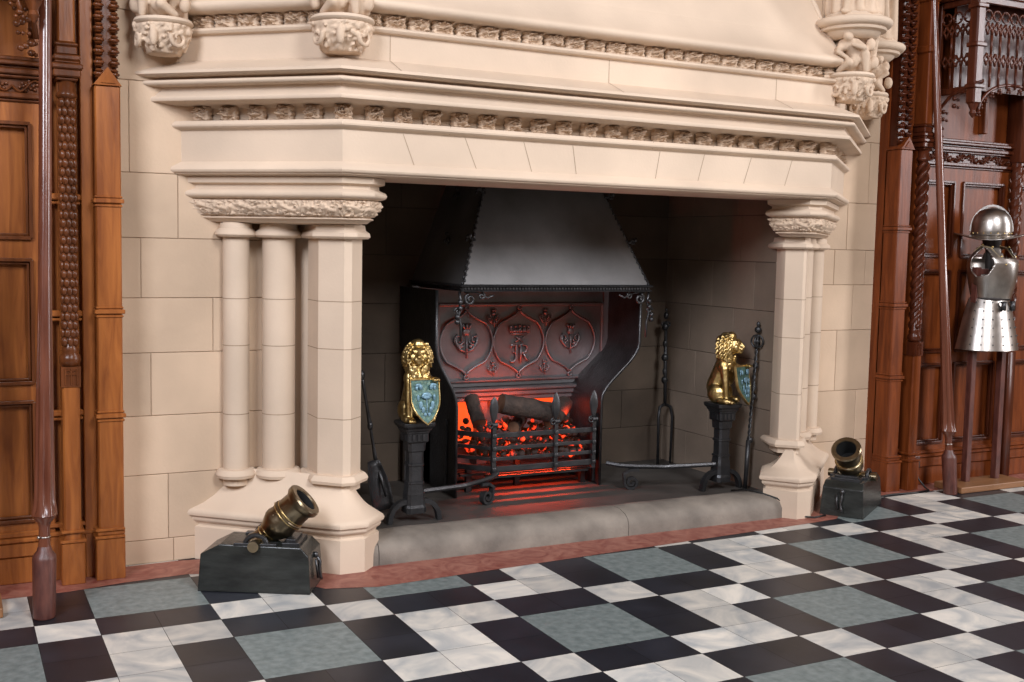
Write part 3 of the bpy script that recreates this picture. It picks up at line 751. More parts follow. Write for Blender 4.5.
log((.80, 2.30, .665), (1.13, 2.27, .600), .062, 'large charred log lying across the top of the fire basket', 1)
log((1.18, 2.34, .53), (1.40, 2.56, .60), .055, 'short log with rounded bark beside the right hand spear post', 5)
log((.72, 2.44, .52), (.74, 2.60, .66), .045, 'dark upright log end at the left of the fire basket', 9)
log((.92, 2.36, .50), (1.06, 2.52, .53), .04, 'small half burnt log sunk in embers under the large log', 12)
fl_ = bpy.data.lights.new('ember_glow', 'AREA'); fl_.shape = 'RECTANGLE'; fl_.size = .60; fl_.size_y = .015; fl_.energy = 6; fl_.color = (1, .06, .015)
fo = bpy.data.objects.new('ember_glow', fl_); COL.objects.link(fo); fo.location = (1.06, 2.37, .300)
f2 = bpy.data.lights.new('fire_glow', 'AREA'); f2.shape = 'RECTANGLE'; f2.size = .7; f2.size_y = .08; f2.energy = 5.5; f2.color = (1, .07, .02)
fo = bpy.data.objects.new('fire_glow', f2); COL.objects.link(fo); fo.location = (1.06, 2.44, .565); fo.rotation_euler = (Vector((.1, .55, 1)).normalized()).to_track_quat('-Z', 'Y').to_euler()

# ------------------------------------------------------------------ andirons
def andiron(x, y, sx, label):
    """sx=+1: billet rail runs to the right"""
    t = thing('andiron', label, 'andiron', (x, y, ZH), group=None)
    s_ = MB()
    def oct_(h, k=.30): c = h * (1 - k); return [(-h, -c), (-c, -h), (c, -h), (h, -c), (h, c), (c, h), (-c, h), (-h, c)]
    def st(lst, mb, k=.3): mb.rings([[(a, b, z) for a, b in oct_(h * .86, k)] for h, z in lst])
    st([(.066, .055), (.066, .085), (.060, .10), (.058, .16), (.052, .20), (.050, .215), (.056, .218), (.056, .228), (.047, .232), (.046, .315), (.054, .318), (.054, .330), (.047, .334), (.048, .395), (.058, .40), (.062, .445), (.066, .45)], s_)
    s_.build('pedestal', M_iron, t)
    c = MB(); st([(.066, .448), (.072, .455), (.072, .50), (.078, .503), (.078, .512), (.086, .516), (.090, .528), (.098, .534), (.104, .542), (.106, .556), (.104, .560)], c, .12); c.build('platform', M_iron, t)
    for q in range(4):
        for j in (-1, 0, 1):
            mm = MB(); mm.box(-.007 + j * .029, .007 + j * .029, -.068, -.060, .46, .495); mm.xf(Matrix.Rotation(q * PI / 2, 4, 'Z')); mm.build('bead_panel', M_ironw, t)
    for q in (-1, 1):
        l = MB(); l.strap([(q * (.05 + .095 * math.sin(a)), -.01, .012 + .105 * math.cos(a)) for a in [PI / 2 * i / 10 for i in range(11)]] + [(q * .15, -.01, .001)], .038, .026, (0, 1, 0)); l.build('leg', M_iron, t)
    b = MB()
    pts = [(sx * .04, 0, .165), (sx * .20, .05, .158), (sx * .36, .11, .150), (sx * .50, .19, .148), (sx * .60, .25, .150), (sx * .67, .31, .160)]
    b.tube(pts, .016, 6); b.build('billet_rail', M_ironw, t, bevel=.002)
    g = MB(); cc = Vector((sx * .545, .205, .048)); U = Vector((sx, .38, 0)).normalized()
    pts = [Vector((sx * .50, .19, .128)), Vector((sx * .555, .21, .126)), Vector((sx * .592, .222, .10))] + spiral(cc, .046, .010, -1.6, U, (0, 0, 1), .3, 30)
    g.strap(pts, .036, .016, Vector((-U.y, U.x, 0))); g.build('scroll_foot', M_iron, t)
    return t
andiron(.055, 1.87, 1, 'black iron andiron on the left of the hearth, carrying the lion that faces the viewer')
andiron(2.185, 1.90, -1, 'black iron andiron on the right of the hearth, carrying the lion seen from its side')

def lion(x, y, z, rot, turn, label):
    t = thing('lion_figure', label, 'lion statue', (x, y, z)); t.rotation_euler.z = rot
    b = MB()
    b.ell((0, .045, .075), (.075, .055, .075)); b.cap_((0, .045, .10), (0, -.01, .25), .068, .060); b.ell((0, -.03, .235), (.062, .052, .075)); b.ell((0, -.04, .17), (.045, .035, .06))
    for q in (-1, 1):
        b.ell((q * .062, .02, .062), (.032, .058, .060)); b.cap_((q * .072, -.02, .022), (q * .074, -.065, .018), .022, .020)
        b.ell((q * .046, -.02, .24), (.034, .036, .045))
    b.cap_((-.052, -.035, .225), (-.060, -.050, .12), .030, .022); b.cap_((-.060, -.050, .12), (-.058, -.058, .025), .022, .019); b.ell((-.058, -.078, .018), (.026, .032, .017))
    for k in range(4): b.ell((-.074 + k * .0105, -.104, .013), (.0065, .010, .011), 8)
    b.cap_((.052, -.035, .235), (.066, -.085, .222), .028, .022); b.cap_((.066, -.085, .222), (.058, -.128, .236), .021, .017); b.ell((.056, -.143, .244), (.022, .022, .014))
    for k in range(4): b.ell((.040 + k * .0105, -.160, .243), (.006, .010, .009), 8)
    b.cap_((.03, .085, .03), (.085, .07, .02), .012, .010); b.cap_((.085, .07, .02), (.10, .0, .02), .010, .010); b.ell((.10, -.015, .024), (.018, .022, .016))
    # head
    hstart = len(b.v)
    b.ell((0, -.055, .368), (.050, .050, .056)); b.ell((0, -.098, .352), (.027, .030, .024)); b.ell((0, -.100, .330), (.020, .022, .012)); b.ell((0, -.127, .364), (.013, .009, .009))
    for q in (-1, 1):
        b.ell((q * .014, -.115, .350), (.015, .014, .013)); b.ell((q * .022, -.098, .386), (.012, .010, .007)); b.ell((q * .022, -.094, .396), (.017, .012, .007)); b.ell((q * .045, -.045, .425), (.014, .010, .016)); b.ell((q * .034, -.080, .36), (.018, .02, .022))
    b.cap_((0, -.118, .372), (0, -.088, .402), .010, .013)
    HT = Matrix.Translation((0, -.02, 0)) @ Matrix.Rotation(turn, 4, 'Z') @ Matrix.Translation((0, .02, 0)); b.xf(HT, hstart)
    b.build('lion_body', M_brass, t, remesh=.0042, smit=2)
    m = MB(); rnd = random.Random(5)
    m.ell((0, -.006, .350), (.074, .056, .088)); m.ell((0, -.014, .275), (.068, .058, .060)); m.cap_((0, -.012, .405), (0, -.045, .425), .050, .034)
    for ring, (rr, yy, nn_, sz) in enumerate(((.056, -.058, 20, .012), (.067, -.045, 22, .013), (.076, -.022, 22, .014), (.074, .005, 20, .015), (.055, .032, 14, .016))):
        for k in range(nn_):
            a = 2 * PI * k / nn_ + ring * .2; cx_, cz_ = rr * math.cos(a), rr * 1.15 * math.sin(a) + .358
            p0 = Vector((cx_, yy, cz_)); dr = Vector((math.cos(a) * .5, .35, math.sin(a) * .4 - .8)).normalized(); m.cap_(p0, p0 + dr * .022, sz * .62, sz * .38, 8)
    m.xf(HT)
    for k in range(44):
        a = rnd.uniform(-2.6, -.54); zz = rnd.uniform(.205, .31); rr = .064
        p0 = Vector((rr * math.cos(a), -.018 + .054 * math.sin(a), zz)); m.cap_(p0, p0 + Vector((0, -.003, -.020)), .010, .005, 8)
    m.build('mane', M_brass, t, remesh=.0038, smit=1)
    # heater shield, leaning back a little
    S = MB(); w2, zt_, zb = .086, .250, .002
    n_ = 12; L = [(-w2, zt_)]
    side = [(w2 * (1 - .02 * (i / n_)) if i / n_ < .42 else w2 * max(0, math.cos((i / n_ - .42) / .58 * PI / 2)) ** .8, zt_ - (zt_ - zb) * i / n_) for i in range(n_ + 1)]
    poly = [(-x_, z_) for x_, z_ in side[::-1]] + side
    def shield_ring(sc, yo):
        cz = .135; return [(x_ * sc, -.150 + yo + .018 * (1 - (x_ / w2) ** 2) * -1 + (z_ - .1) * .16, cz + (z_ - cz) * sc) for x_, z_ in poly]
    S.rings([shield_ring(1, .012), shield_ring(1, .0), shield_ring(.985, -.005), shield_ring(.93, -.005), shield_ring(.915, .001)])
    o = S.build('shield', M_brass, t, auto=30)
    F = MB(); F.rings([shield_ring(.91, .004), shield_ring(.91, -.0015)]); F.build('enamel_field', M_enamel, o)
    G = MB(); gy_ = lambda x_, z_: -.150 - .018 * (1 - (x_ / w2) ** 2) + (z_ - .1) * .16 - .002
    def e(x_, z_, rx, rz):
        rx *= 1.3; rz *= 1.2; G.ell((x_, gy_(x_, z_), z_), (rx, .004, rz), 8)
    for dx, dz, rx, rz in ((0, .165, .022, .012), (-.015, .158, .012, .010), (.015, .158, .012, .010), (0, .15, .016, .008)): e(dx, dz, rx, rz)
    for q in (-1, 1):
        e(q * .042, .215, .016, .010); e(q * .030, .205, .008, .012); e(q * .052, .200, .007, .010); e(q * .034, .11, .009, .020); e(q * .022, .085, .008, .016); e(q * .046, .15, .006, .016); e(q * .012, .06, .007, .010)
    G.tube([(0, gy_(0, .15), .15), (0, gy_(0, .06), .06)], .003, 6); G.build('shield_motif', M_enamel2, o, smooth=True)
    return t
lion(.062, 1.875, ZH + .5605, -.02, -.28, 'gilded lion with a blue and green shield, on the left andiron, face to the viewer')
lion(2.185, 1.905, ZH + .5605, .42, .30, 'gilded lion with a blue and green shield, on the right andiron, seen in profile')

# ------------------------------------------------------------------ hearth tools
def tool_fork():
    t = thing('fire_fork', 'tall black two-pronged fire fork leaning in the back right corner of the hearth', 'fire tool', (2.33, 2.74, ZH))
    a = MB(); L = [(0, 0, .42), (.012, .03, .72), (.02, .05, 1.02)]
    a.tube(L, [.012, .013, .011], 8)
    for z, r in ((.60, .024), (.66, .018), (.76, .026), (.86, .018), (.98, .026)): a.ell((.012 * z, .045 * z, z), (r, r, .03), 10)
    a.ell((.02, .05, 1.06), (.018, .018, .028), 10); a.ell((.02, .05, 1.10), .012, 8)
    for q in (-1, 1): a.tube(spiral((.02 + q * .022, .05, 1.0), .018, .008, 1.1, (q, 0, 0), (0, 0, 1), PI), .006, 7)
    a.build('handle', M_iron, t, smooth=True)
    p = MB()
    p.tube([(-.062, -.02, .005), (-.060, -.01, .34), (-.045, 0, .41), (0, .005, .43), (.045, 0, .41), (.058, -.01, .34), (.030, -.04, .01)], [.010, .010, .012, .014, .012, .010, .008], 8)
    p.build('prongs', M_iron, t, smooth=True)
def tool_poker():
    t = thing('fire_poker', 'long black poker with a twisted shaft and ringed handle leaning near the right pier', 'fire tool', (2.345, 1.83, ZH))
    a = MB(); top = Vector((.03, -.02, 1.04)); n_ = 60
    for k in (0, PI):
        a.tube([Vector((0, 0, .30)) + (top - Vector((0, 0, .30))) * i / n_ * .82 + Vector((.006 * math.cos(i * .8 + k), .006 * math.sin(i * .8 + k), 0)) for i in range(n_ + 1)], .006, 6)
    a.tube([(-.012, 0, .0), (0, 0, .32)], [.013, .015], 8)
    for z, r in ((.32, .02), (.60, .022), (.66, .016), (.80, .020)): a.ell((.045 * z / 1.02, 0, z), (r, r, .022), 10)
    a.build('shaft', M_iron, t, smooth=True)
    h = MB(); h.tube([(.036, 0, .88), (.043, 0, 1.0)], .010, 8)
    for q in (0, 1):
        u = Vector((math.cos(q * PI / 2 + .5), math.sin(q * PI / 2 + .5), 0))
        h.tube(spiral((.041, 0, .955), .040, .040, 1, u, (0, 0, 1), 0, 20), .006, 7)
    h.ell((.044, 0, 1.03), (.022, .022, .022), 12); h.ell((.045, 0, 1.065), (.012, .012, .018), 10); h.ell((.040, 0, .955), .016, 10); h.build('handle', M_iron, t, smooth=True)
def tool_shovel():
    t = thing('fire_shovel', 'black iron fire shovel leaning on the chamber wall behind the left pier', 'fire tool', (-.02, 2.14, ZH))
    a = MB(); p0 = Vector((-.045, .0, .27)); p1 = Vector((-.165, -.08, .80))
    a.tube([p0 + (p1 - p0) * i / 8 for i in range(9)], [.011, .012, .009, .009, .012, .009, .009, .010, .010], 8); a.ell(p0 + (p1 - p0) * .45, (.017, .017, .028), 10)
    a.ell(p1, (.018, .018, .03), 10); a.build('handle', M_ironw, t, smooth=True)
    s_ = MB()
    def fn(u, v):
        x_ = (u - .5) * .20 * (.55 + .45 * min(1, v * 2.2)); z_ = .31 - v * .29; rim = abs(u - .5) * 2
        return (-.055 + z_ * -.25 + .045 + x_ * .8, -.04 - .03 * rim ** 3 + x_ * .5, z_)
    s_.grid(fn, 10, 8); s_.build('blade', M_iron, t, auto=50, solid=.005)
    k = MB(); k.tube([(-.045, 0, .28), (-.03, -.04, .20), (-.01, -.06, .10)], [.012, .010, .006], 8); k.build('socket', M_ironw, t, smooth=True)
tool_fork(); tool_poker(); tool_shovel()

# ------------------------------------------------------------------ mortars
def mortar(x, y, rot, label):
    t = thing('bronze_mortar', label, 'cannon', (x, y, 0)); t.rotation_euler.z = rot
    b = MB(); L, W = .265, .135     # half length, half width ; muzzle points to +X
    def sec(xb, zb_, xt_, w_): return None
    b.add([(-L, -W, 0), (L, -W, 0), (L, W, 0), (-L, W, 0),
           (-L + .010, -W + .012, .175), (L - .012, -W + .012, .175), (L - .012, W - .012, .175), (-L + .010, W - .012, .175),
           (-L + .10, -W + .018, .222), (L - .05, -W + .018, .215), (L - .05, W - .018, .215), (-L + .10, W - .018, .222)],
          [(3, 2, 1, 0), (0, 1, 5, 4), (1, 2, 6, 5), (2, 3, 7, 6), (3, 0, 4, 7), (4, 5, 9, 8), (5, 6, 10, 9), (6, 7, 11, 10), (7, 4, 8, 11), (8, 9, 10, 11)])
    bo = b.build('bed', M_blackwood, t, bevel=.005)
    s_ = MB()
    for q in (-1, 1):
        s_.box(-.10, .10, q * .098 - .020, q * .098 + .020, .216, .230); s_.tube([(.0 + .050 * math.cos(a), q * .098, .222 + .042 * math.sin(a)) for a in [PI * i / 10 for i in range(11)]], .012, 6)
    s_.box(.12, .20, -.09, .09, .210, .230); s_.box(.135, .18, -.07, .07, .228, .242); s_.build('trunnion_clamp', M_iron, t, bevel=.002)
    c = MB()
    ax = math.radians(47)
    prof = [(0, -.075), (.028, -.073), (.048, -.055), (.058, -.03), (.050, -.01), (.050, .02), (.052, .05), (.066, .075), (.081, .105), (.083, .125), (.078, .145), (.078, .165), (.084, .168), (.084, .178), (.078, .182), (.076, .24), (.080, .25), (.090, .262), (.092, .282), (.086, .290), (.063, .290)]
    c.lathe([(max(r, .0005), z) for r, z in prof], 32, cap=False)
    n0 = len(c.v); c.lathe([(.063, .290), (.060, .284)], 32, cap=False)
    mt = Matrix.Translation((.0, 0, .222)) @ Matrix.Rotation(ax, 4, 'Y')
    c.xf(mt); co = c.build('barrel', M_bronze, t, auto=40)
    bo_ = MB(); bo_.lathe([(.060, .284), (.058, .16), (.001, .15)], 32, cap=False); bo_.xf(mt); bo_.build('bore', M_bore, co, auto=40)
    tr = MB(); tr.tube([(.0, -.15, .222), (.0, .15, .222)], .026, 18); tr.build('trunnion', M_bronze, co, auto=40)
    ring = MB()
    for z, r in ((.168, .0855), (.187, .080), (.052, .054), (.030, .0535)): ring.lathe([(r - .004, z - .004), (r + .001, z), (r - .004, z + .004)], 32, cap=False)
    ring.xf(mt); ring.build('reinforce_ring', M_brass, co, smooth=True)
    # lifting hook on the muzzle end
    h = MB(); xe = L + .002
    h.ell((xe - .006, .0, .155), (.012, .016, .016), 10); h.tube([(xe, 0, .15), (xe + .012, .004, .12), (xe + .010, -.004, .085), (xe + .014, .002, .05), (xe + .02, .014, .035)], [.006, .009, .007, .009, .006], 8)
    h.tube([(xe, -.03, .14), (xe + .006, -.028, .09), (xe + .010, -.02, .05)], .006, 8)
    h.build('carrying_hook', M_ironw, t, smooth=True)
    return t
mortar(-.916, 1.385, math.radians(-29.8), 'short bronze mortar cannon on a black wooden bed before the left pier')
m2 = mortar(2.905, 1.475, math.radians(213), 'short bronze mortar on black wooden bed beside the right pier, muzzle to the viewer')

# ------------------------------------------------------------------ lances
def lance(x, y, dx, dy, label):
    H = 3.45; t = thing('wooden_lance', label, 'lance', (x, y, 0))
    lean = Matrix.Identity(4); lean[0][2] = dx / H; lean[1][2] = dy / H
    g = MB(); g.lathe([(.043, .002), (.046, .01), (.047, .12), (.049, .25), (.047, .265), (.032, .285), (.026, .305)], 24); g.xf(lean); g.build('grip', M_lancegrip, t, auto=40)
    n_ = MB(); n_.lathe([(.026, .30), (.023, .33), (.023, .385), (.028, .405), (.046, .425), (.050, .435)], 20); n_.xf(lean); n_.build('neck', M_lance, t, auto=40)
    w_ = MB(); w_.tube(spiral((0, 0, .345), .024, .024, 1, (1, 0, 0), (0, 1, 0), 0, 16), .003, 6); w_.ell((-.024, -.012, .345), .007, 8); w_.xf(lean); w_.build('wire_tie', M_steel, t, smooth=True)
    s_ = MB(); rings = []
    for z, r, fl in [(.433, .044, 0), (.437, .052, .02), (.46, .050, .3), (.50, .044, .42), (.60, .041, .42), (.8, .0375, .38), (1.0, .0345, .32), (1.2, .031, .2), (1.45, .028, .07), (1.7, .027, 0), (2.3, .0265, 0), (3.0, .024, 0), (H, .022, 0)]:
        rings.append([(r * (1 - fl * (1 - abs(math.cos(3 * a)) ** .7)) * math.cos(a), r * (1 - fl * (1 - abs(math.cos(3 * a)) ** .7)) * math.sin(a), z) for a in [2 * PI * j / 48 + .2 for j in range(48)]])
    s_.rings(rings); s_.xf(lean); s_.build('fluted_shaft', M_lance, t, auto=50)
    return t
lance(-1.878, 1.29, .085, .40, 'tall red-brown wooden lance propped upright at the left edge of the room')
lance(3.868, 1.535, -.17, .22, 'tall red-brown wooden lance propped on the right-hand panelling beside the armour')

# ------------------------------------------------------------------ oak panelling
def panelling(side, label):
    Wd, Wk = (M_oak, M_oakd) if side < 0 else (M_oak_shade, M_oakd_shade)  # right-hand oak carries its shade in the colour
    X = (lambda s: -1.484 - s) if side < 0 else (lambda s: 3.479 + s)
    t = thing('oak_panelling', label, 'wall panelling', (X(.7), 1.9, 0), world=True)
    def bx(m_, s0, s1, y0, y1, z0, z1, bev=0): a, b = sorted((X(s0), X(s1))); m_.box(a, b, y0, y1, z0, z1, bev=bev)
    Send = 1.6 if side < 0 else 2.75
    bk = MB(); bx(bk, 0.0, Send, 1.875, 1.95, 0, 3.9); bk.build('back_board', Wd, t)
    # outer post beside the stone
    p = MB(); bx(p, 0, .113, 1.755, 1.89, .0, 2.33, .006); bx(p, .113, .17, 1.82, 1.885, 0, 3.6, .004)
    po = p.build('post', Wd, t)
    def ringm(m_, s0, s1, yf2, z, big=1):
        for dz, o, h in ((-.028, .006, .012), (-.010, .014, .020), (.014, .006, .010)): bx(m_, s0 - o * .8, s1 + o * .8, yf2 - o * big, 1.88, z + dz, z + dz + h, .003)
    for z in (1.80, 1.283, .789): r = MB(); ringm(r, 0, .113, 1.755, z); r.build('post_moulding', Wd, po)
    r = MB()
    for (z0, z1, o) in ((0, .20, .016), (.20, .215, .022), (.215, .235, .010), (.235, .25, .018)): bx(r, -.002, .113 + o, 1.755 - o, 1.885, z0, z1, .004)
    r.build('post_foot', Wd, po)
    # pyramidal gablet and stacked leaf ornament above
    g = MB(); a, b = sorted((X(-.006), X(.119))); m_ = (a + b) / 2
    g.add([(a, 1.745, 2.33), (b, 1.745, 2.33), (m_, 1.738, 2.412), (a, 1.88, 2.33), (b, 1.88, 2.33), (m_, 1.88, 2.412)], [(0, 1, 2), (5, 4, 3), (0, 2, 5, 3), (1, 4, 5, 2), (0, 3, 4, 1)])
    a2, b2 = a + .03, b - .03; g.add([(a2, 1.739, 2.34), (b2, 1.739, 2.34), (m_, 1.734, 2.385), (a2, 1.75, 2.34), (b2, 1.75, 2.34), (m_, 1.75, 2.385)], [(0, 1, 2), (0, 2, 5, 3), (1, 4, 5, 2), (0, 3, 4, 1)])
    g.build('gablet', Wd, t)
    c = MB(); bx(c, .012, .10, 1.80, 1.88, 2.33, 3.7)
    for i in range(26):
        z = 2.385 + i * .052
        for q in (.022, .090):
            c.ell((X(q), 1.785, z), (.026, .022, .012), 10); c.ell((X(q), 1.772, z + .014), (.018, .016, .009), 8); c.ell((X(q), 1.79, z - .014), (.020, .018, .008), 8)
    c.build('stacked_leaf_shaft', Wk, t, smooth=False, auto=60)
    # slender board between post and column
    q = MB(); bx(q, .185, .215, 1.84, 1.88, 0, 3.6, .004); bx(q, .30, .325, 1.835, 1.88, 0, 3.6, .004)
    for z in (1.813, 1.27, .80): bx(q, .17, .33, 1.822, 1.88, z - .014, z + .016, .006); bx(q, .17, .33, 1.832, 1.88, z - .034, z - .02, .004)
    for (z0, z1, o) in ((0, .215, .016), (.215, .235, .024), (.255, .275, .018)): bx(q, .113, .33, 1.84 - o, 1.88, z0, z1, .004)
    q.build('recess_board', Wd, t)
    # engaged column
    cx_ = X(.232); cy_ = 1.775
    k = MB(); bx(k, .195, .270, 1.735, 1.86, 0, .94, .008); bx(k, .195, .270, 1.80, 1.86, .94, 2.34)
    for (z0, z1, o) in ((0, .20, .014), (.20, .215, .020), (.245, .26, .014)): bx(k, .195 - o, .270 + o, 1.735 - o, 1.87, z0, z1, .004)
    k.build('column_base', Wd, t)
    tr = MB(); bx(tr, .190, .275, 1.732, 1.80, .935, 1.03)
    for s0 in (.207, .232, .257): tr.tube([(X(s0), 1.730, .945), (X(s0), 1.730, 1.02)], .004, 6)
    for s0 in (.219, .245): tr.tube(spiral((X(s0), 1.730, 1.003), .011, .011, 1, (1, 0, 0), (0, 0, 1), 0, 10), .0035, 6)
    tr.build('tracery_block', Wk, t, auto=50)
    col = MB(); rr = .036
    col.lathe([(.030, 1.03), (.040, 1.035), (.048, 1.055), (.046, 1.075), (.034, 1.095), (.040, 1.105), (.031, 1.12), (.031, 2.26), (.046, 2.265), (.046, 2.28), (.037, 2.29), (.038, 2.34)], 20, (cx_, cy_, 0))
    if side < 0:
        n_ = 8
        for i in range(29):
            z = 1.145 + i * .039
            for j in range(n_):
                a = 2 * PI * (j + (i % 2) * .5) / n_
                if math.sin(a) > .35: continue
                col.ell((cx_ + .031 * math.cos(a), cy_ + .031 * math.sin(a), z), (.0125 * abs(math.sin(a)) + .009 * abs(math.cos(a)), .0125 * abs(math.cos(a)) + .009 * abs(math.sin(a)), .0235), 10)
    else:
        for k_ in range(3):
            col.tube([(cx_ + .030 * math.cos(.105 * i + k_ * 2.094), cy_ + .030 * math.sin(.105 * i + k_ * 2.094), 1.13 + i * .0035) for i in range(322)][::2], .017, 6)
    col.build('carved_column', Wk if side > 0 else M_oakd, t, smooth=True)
    cp = MB()
    for (z0, z1, o) in ((2.335, 2.35, .010), (2.35, 2.385, .022), (2.385, 2.41, .030), (2.41, 2.425, .016), (2.425, 2.45, .020), (2.45, 2.49, .008), (2.49, 2.505, .012)): bx(cp, .195 - o, .270 + o, 1.74 - o, 1.87, z0, z1, .006)
    cp.build('column_capital', Wk, t)
    up = MB(); bx(up, .198, .268, 1.735, 1.86, 2.505, 3.7, .006)
    for z in (2.98, 3.32): bx(up, .188, .278, 1.722, 1.86, z, z + .05, .008)
    up.build('upper_post', Wd, t)
    # framed door-like panels: stiles, rails, recessed fields with mouldings
    fr = MB(); s0 = .325; y0, y1 = 1.845, 1.88
    if side < 0: cols = [(.385, .86), (.96, 1.3)]
    else: cols = [(.345, .615), (.705, 1.115), (1.28, 1.68), (1.78, 2.25), (2.33, 2.68)]
    rows = [(.30, .86), (.95, 1.52), (1.62, 2.14)]
    stl = [s0] + [v for c_ in cols for v in c_] + [Send]
    for i in range(0, len(stl), 2): bx(fr, stl[i], stl[i + 1], y0, y1, .2, 2.24)
    zr_ = [.2] + [v for c_ in rows for v in c_] + [2.24]
    for i in range(0, len(zr_), 2):
        for c_ in cols: bx(fr, c_[0], c_[1], y0, y1, zr_[i], zr_[i + 1])
    fr.build('panel_framing', Wd, t)
    for c_ in cols:
        for zz in rows:
            a, b = sorted((X(c_[0]), X(c_[1]))); f = MB()
            for ins, yy, th in ((0, y0 - .008, .016), (.016, y0 + .006, .010)):
                f.bar((a + ins, yy, zz[0] + ins), (b - ins, yy, zz[0] + ins), .018, th); f.bar((a + ins, yy, zz[1] - ins), (b - ins, yy, zz[1] - ins), .018, th)
                for xx in (a + ins, b - ins): f.box(xx - th / 2, xx + th / 2, yy - .009, yy + .009, zz[0] + ins, zz[1] - ins)
            f.build('panel_moulding', Wk, t, bevel=.002)
    sk = MB()
    for (z0, z1, o) in ((0, .13, .010), (.13, .20, .022), (.20, .222, .034), (.222, .25, .016)): bx(sk, s0, Send, 1.845 - o, 1.88, z0, z1, .006)
    sk.build('skirting', Wd, t)
    cn = MB()
    for (z0, z1, o) in ((2.235, 2.25, .012), (2.25, 2.275, .028), (2.34, 2.355, .030), (2.355, 2.38, .045), (2.38, 2.395, .030), (2.395, 2.415, .055), (2.415, 2.435, .040)): bx(cn, s0 - .03, Send, 1.845 - o, 1.88, z0, z1, .005)
    cn.build('cornice', Wk, t)
    cf = MB(); n_ = int((Send - s0) / .13)
    for i in range(n_):
        sc_ = s0 + .065 + i * .13; cx2 = X(sc_)
        cf.tube([(cx2 - .065 + .13 * j / 12, 1.832, 2.307 + .026 * math.sin(2 * PI * j / 12) * (1 if i % 2 else -1)) for j in range(13)], .006, 6)
        for j in range(14): a = 2 * PI * j / 14 * 2.4; rr = .006 + .0024 * j; cf.ell((cx2 + rr * math.cos(a) * 1.25, 1.835, 2.307 + rr * .65 * math.sin(a)), .0085, 6)
    bx(cf, s0, Send, 1.84, 1.88, 2.275, 2.34); cf.build('carved_frieze', Wk, t, auto=60)
    # projecting gothic canopy
    cpy = MB(); sC = .375; yC = 1.50; zC = 2.73
    bx(cpy, sC - .02, Send, yC + .02, 1.87, 3.35, 3.42); bx(cpy, sC + .02, Send, 1.70, 1.72, zC + .03, 3.35); bx(cpy, sC - .035, Send, yC - .015, yC + .05, 3.33, 3.38, .008); bx(cpy, sC - .035, sC + .03, yC - .015, 1.87, 3.33, 3.38, .008)
    bx(cpy, sC - .02, sC + .008, yC + .03, 1.87, 3.40, 3.9); bx(cpy, sC, Send, yC, yC + .03, 3.40, 3.9)
    bx(cpy, sC - .01, sC + .02, 1.80, 1.87, zC - .05, 3.35, .004)
    bx(cpy, sC - .006, sC + .018, yC + .02, 1.85, zC - .02, zC + .025, .005); bx(cpy, sC + .03, Send, yC, yC + .022, 3.29, 3.34, .004)
    bx(cpy, sC - .006, sC + .018, yC + .02, 1.85, 3.29, 3.34, .005)
    cpy.build('canopy_frame', Wk, t)
    pl = MB(); bx(pl, sC - .03, sC + .045, yC - .02, yC + .055, zC - .10, 3.36, .010)
    for z in (zC, zC + .27, 3.25): bx(pl, sC - .042, sC + .057, yC - .032, yC + .06, z, z + .03, .006)
    pl.lathe([(.004, zC - .19), (.025, zC - .16), (.018, zC - .14), (.035, zC - .10)], 10, (X(sC + .008), yC + .018, 0))
    pl.build('canopy_post', Wk, t)
    # tracery on the side and the front
    def tracery(P, W_, name):
        m_ = MB(); n_ = max(2, round(W_ / .085)); st_ = W_ / n_
        for i in range(n_ + 1):
            for z0, z1 in ((zC + .02, zC + .16), (zC + .24, zC + .36)): m_.tube([P(i * st_, z0), P(i * st_, z1)], .0085, 6)
        for i in range(n_):
            c_ = (i + .5) * st_
            for zb_, h_ in ((zC + .16, .08), (zC + .36, .08)):
                for q in (-1, 1):
                    m_.tube([P(c_ + q * st_ / 2, zb_), P(c_ + q * st_ * .42, zb_ + h_ * .4), P(c_ + q * st_ * .1, zb_ + h_ * .75), P(c_, zb_ + h_)], .0085, 6)
                    m_.tube([P(c_ + q * st_ / 2, zb_ + h_ * 1.0), P(c_ + q * st_ * .42, zb_ + h_ * .72), P(c_ + q * st_ * .1, zb_ + h_ * .3), P(c_, zb_ + .0)], .007, 6)
            p_ = Vector(P(c_, zC + .485)); u_ = (Vector(P(1, 0)) - Vector(P(0, 0))).normalized()
            m_.tube(spiral(p_, st_ * .42, st_ * .42, 1, u_, (0, 0, 1), 0, 16), .006, 6)
            for q in range(3): m_.ell(p_ + u_ * st_ * .3 * math.cos(PI / 2 + q * 2.094) + Vector((0, 0, 1)) * st_ * .3 * math.sin(PI / 2 + q * 2.094), .008, 6)
        m_.build(name, Wk, t, smooth=True)
    sg = 1 if side > 0 else -1
    tracery(lambda s_, z: (X(sC + .004), 1.81 - s_, z), .27, 'side_tracery')
    tracery(lambda s_, z: (X(sC + .06 + s_), yC + .012, z), Send - sC - .12, 'front_tracery')
    # crocketed arch hanging below
    ar = MB(); W2 = .36
    def arch(P, m_):
        for k_ in range(2):
            sgn = 1 if k_ == 0 else -1; pts = []
            for i in range(13):
                a = PI / 2 * i / 12; pts.append(P(.36 + sgn * -.34 * math.cos(a) ** .9, zC - .15 + .20 * math.sin(a)))
            m_.tube(pts, .011, 8)
            for i in range(1, 12, 2):
                p_ = Vector(pts[i]); m_.ell(p_ + Vector((0, 0, -.028)), (.016, .016, .014), 8); m_.ell(p_ + Vector((.014, 0, -.046)), .010, 6); m_.ell(p_ + Vector((-.014, 0, -.046)), .010, 6)
    arch(lambda s_, z: (X(sC + .04 + s_), yC + .02, z), ar); arch(lambda s_, z: (X(sC + .04 + .74 + s_), yC + .02, z), ar) if Send > 1.4 else None
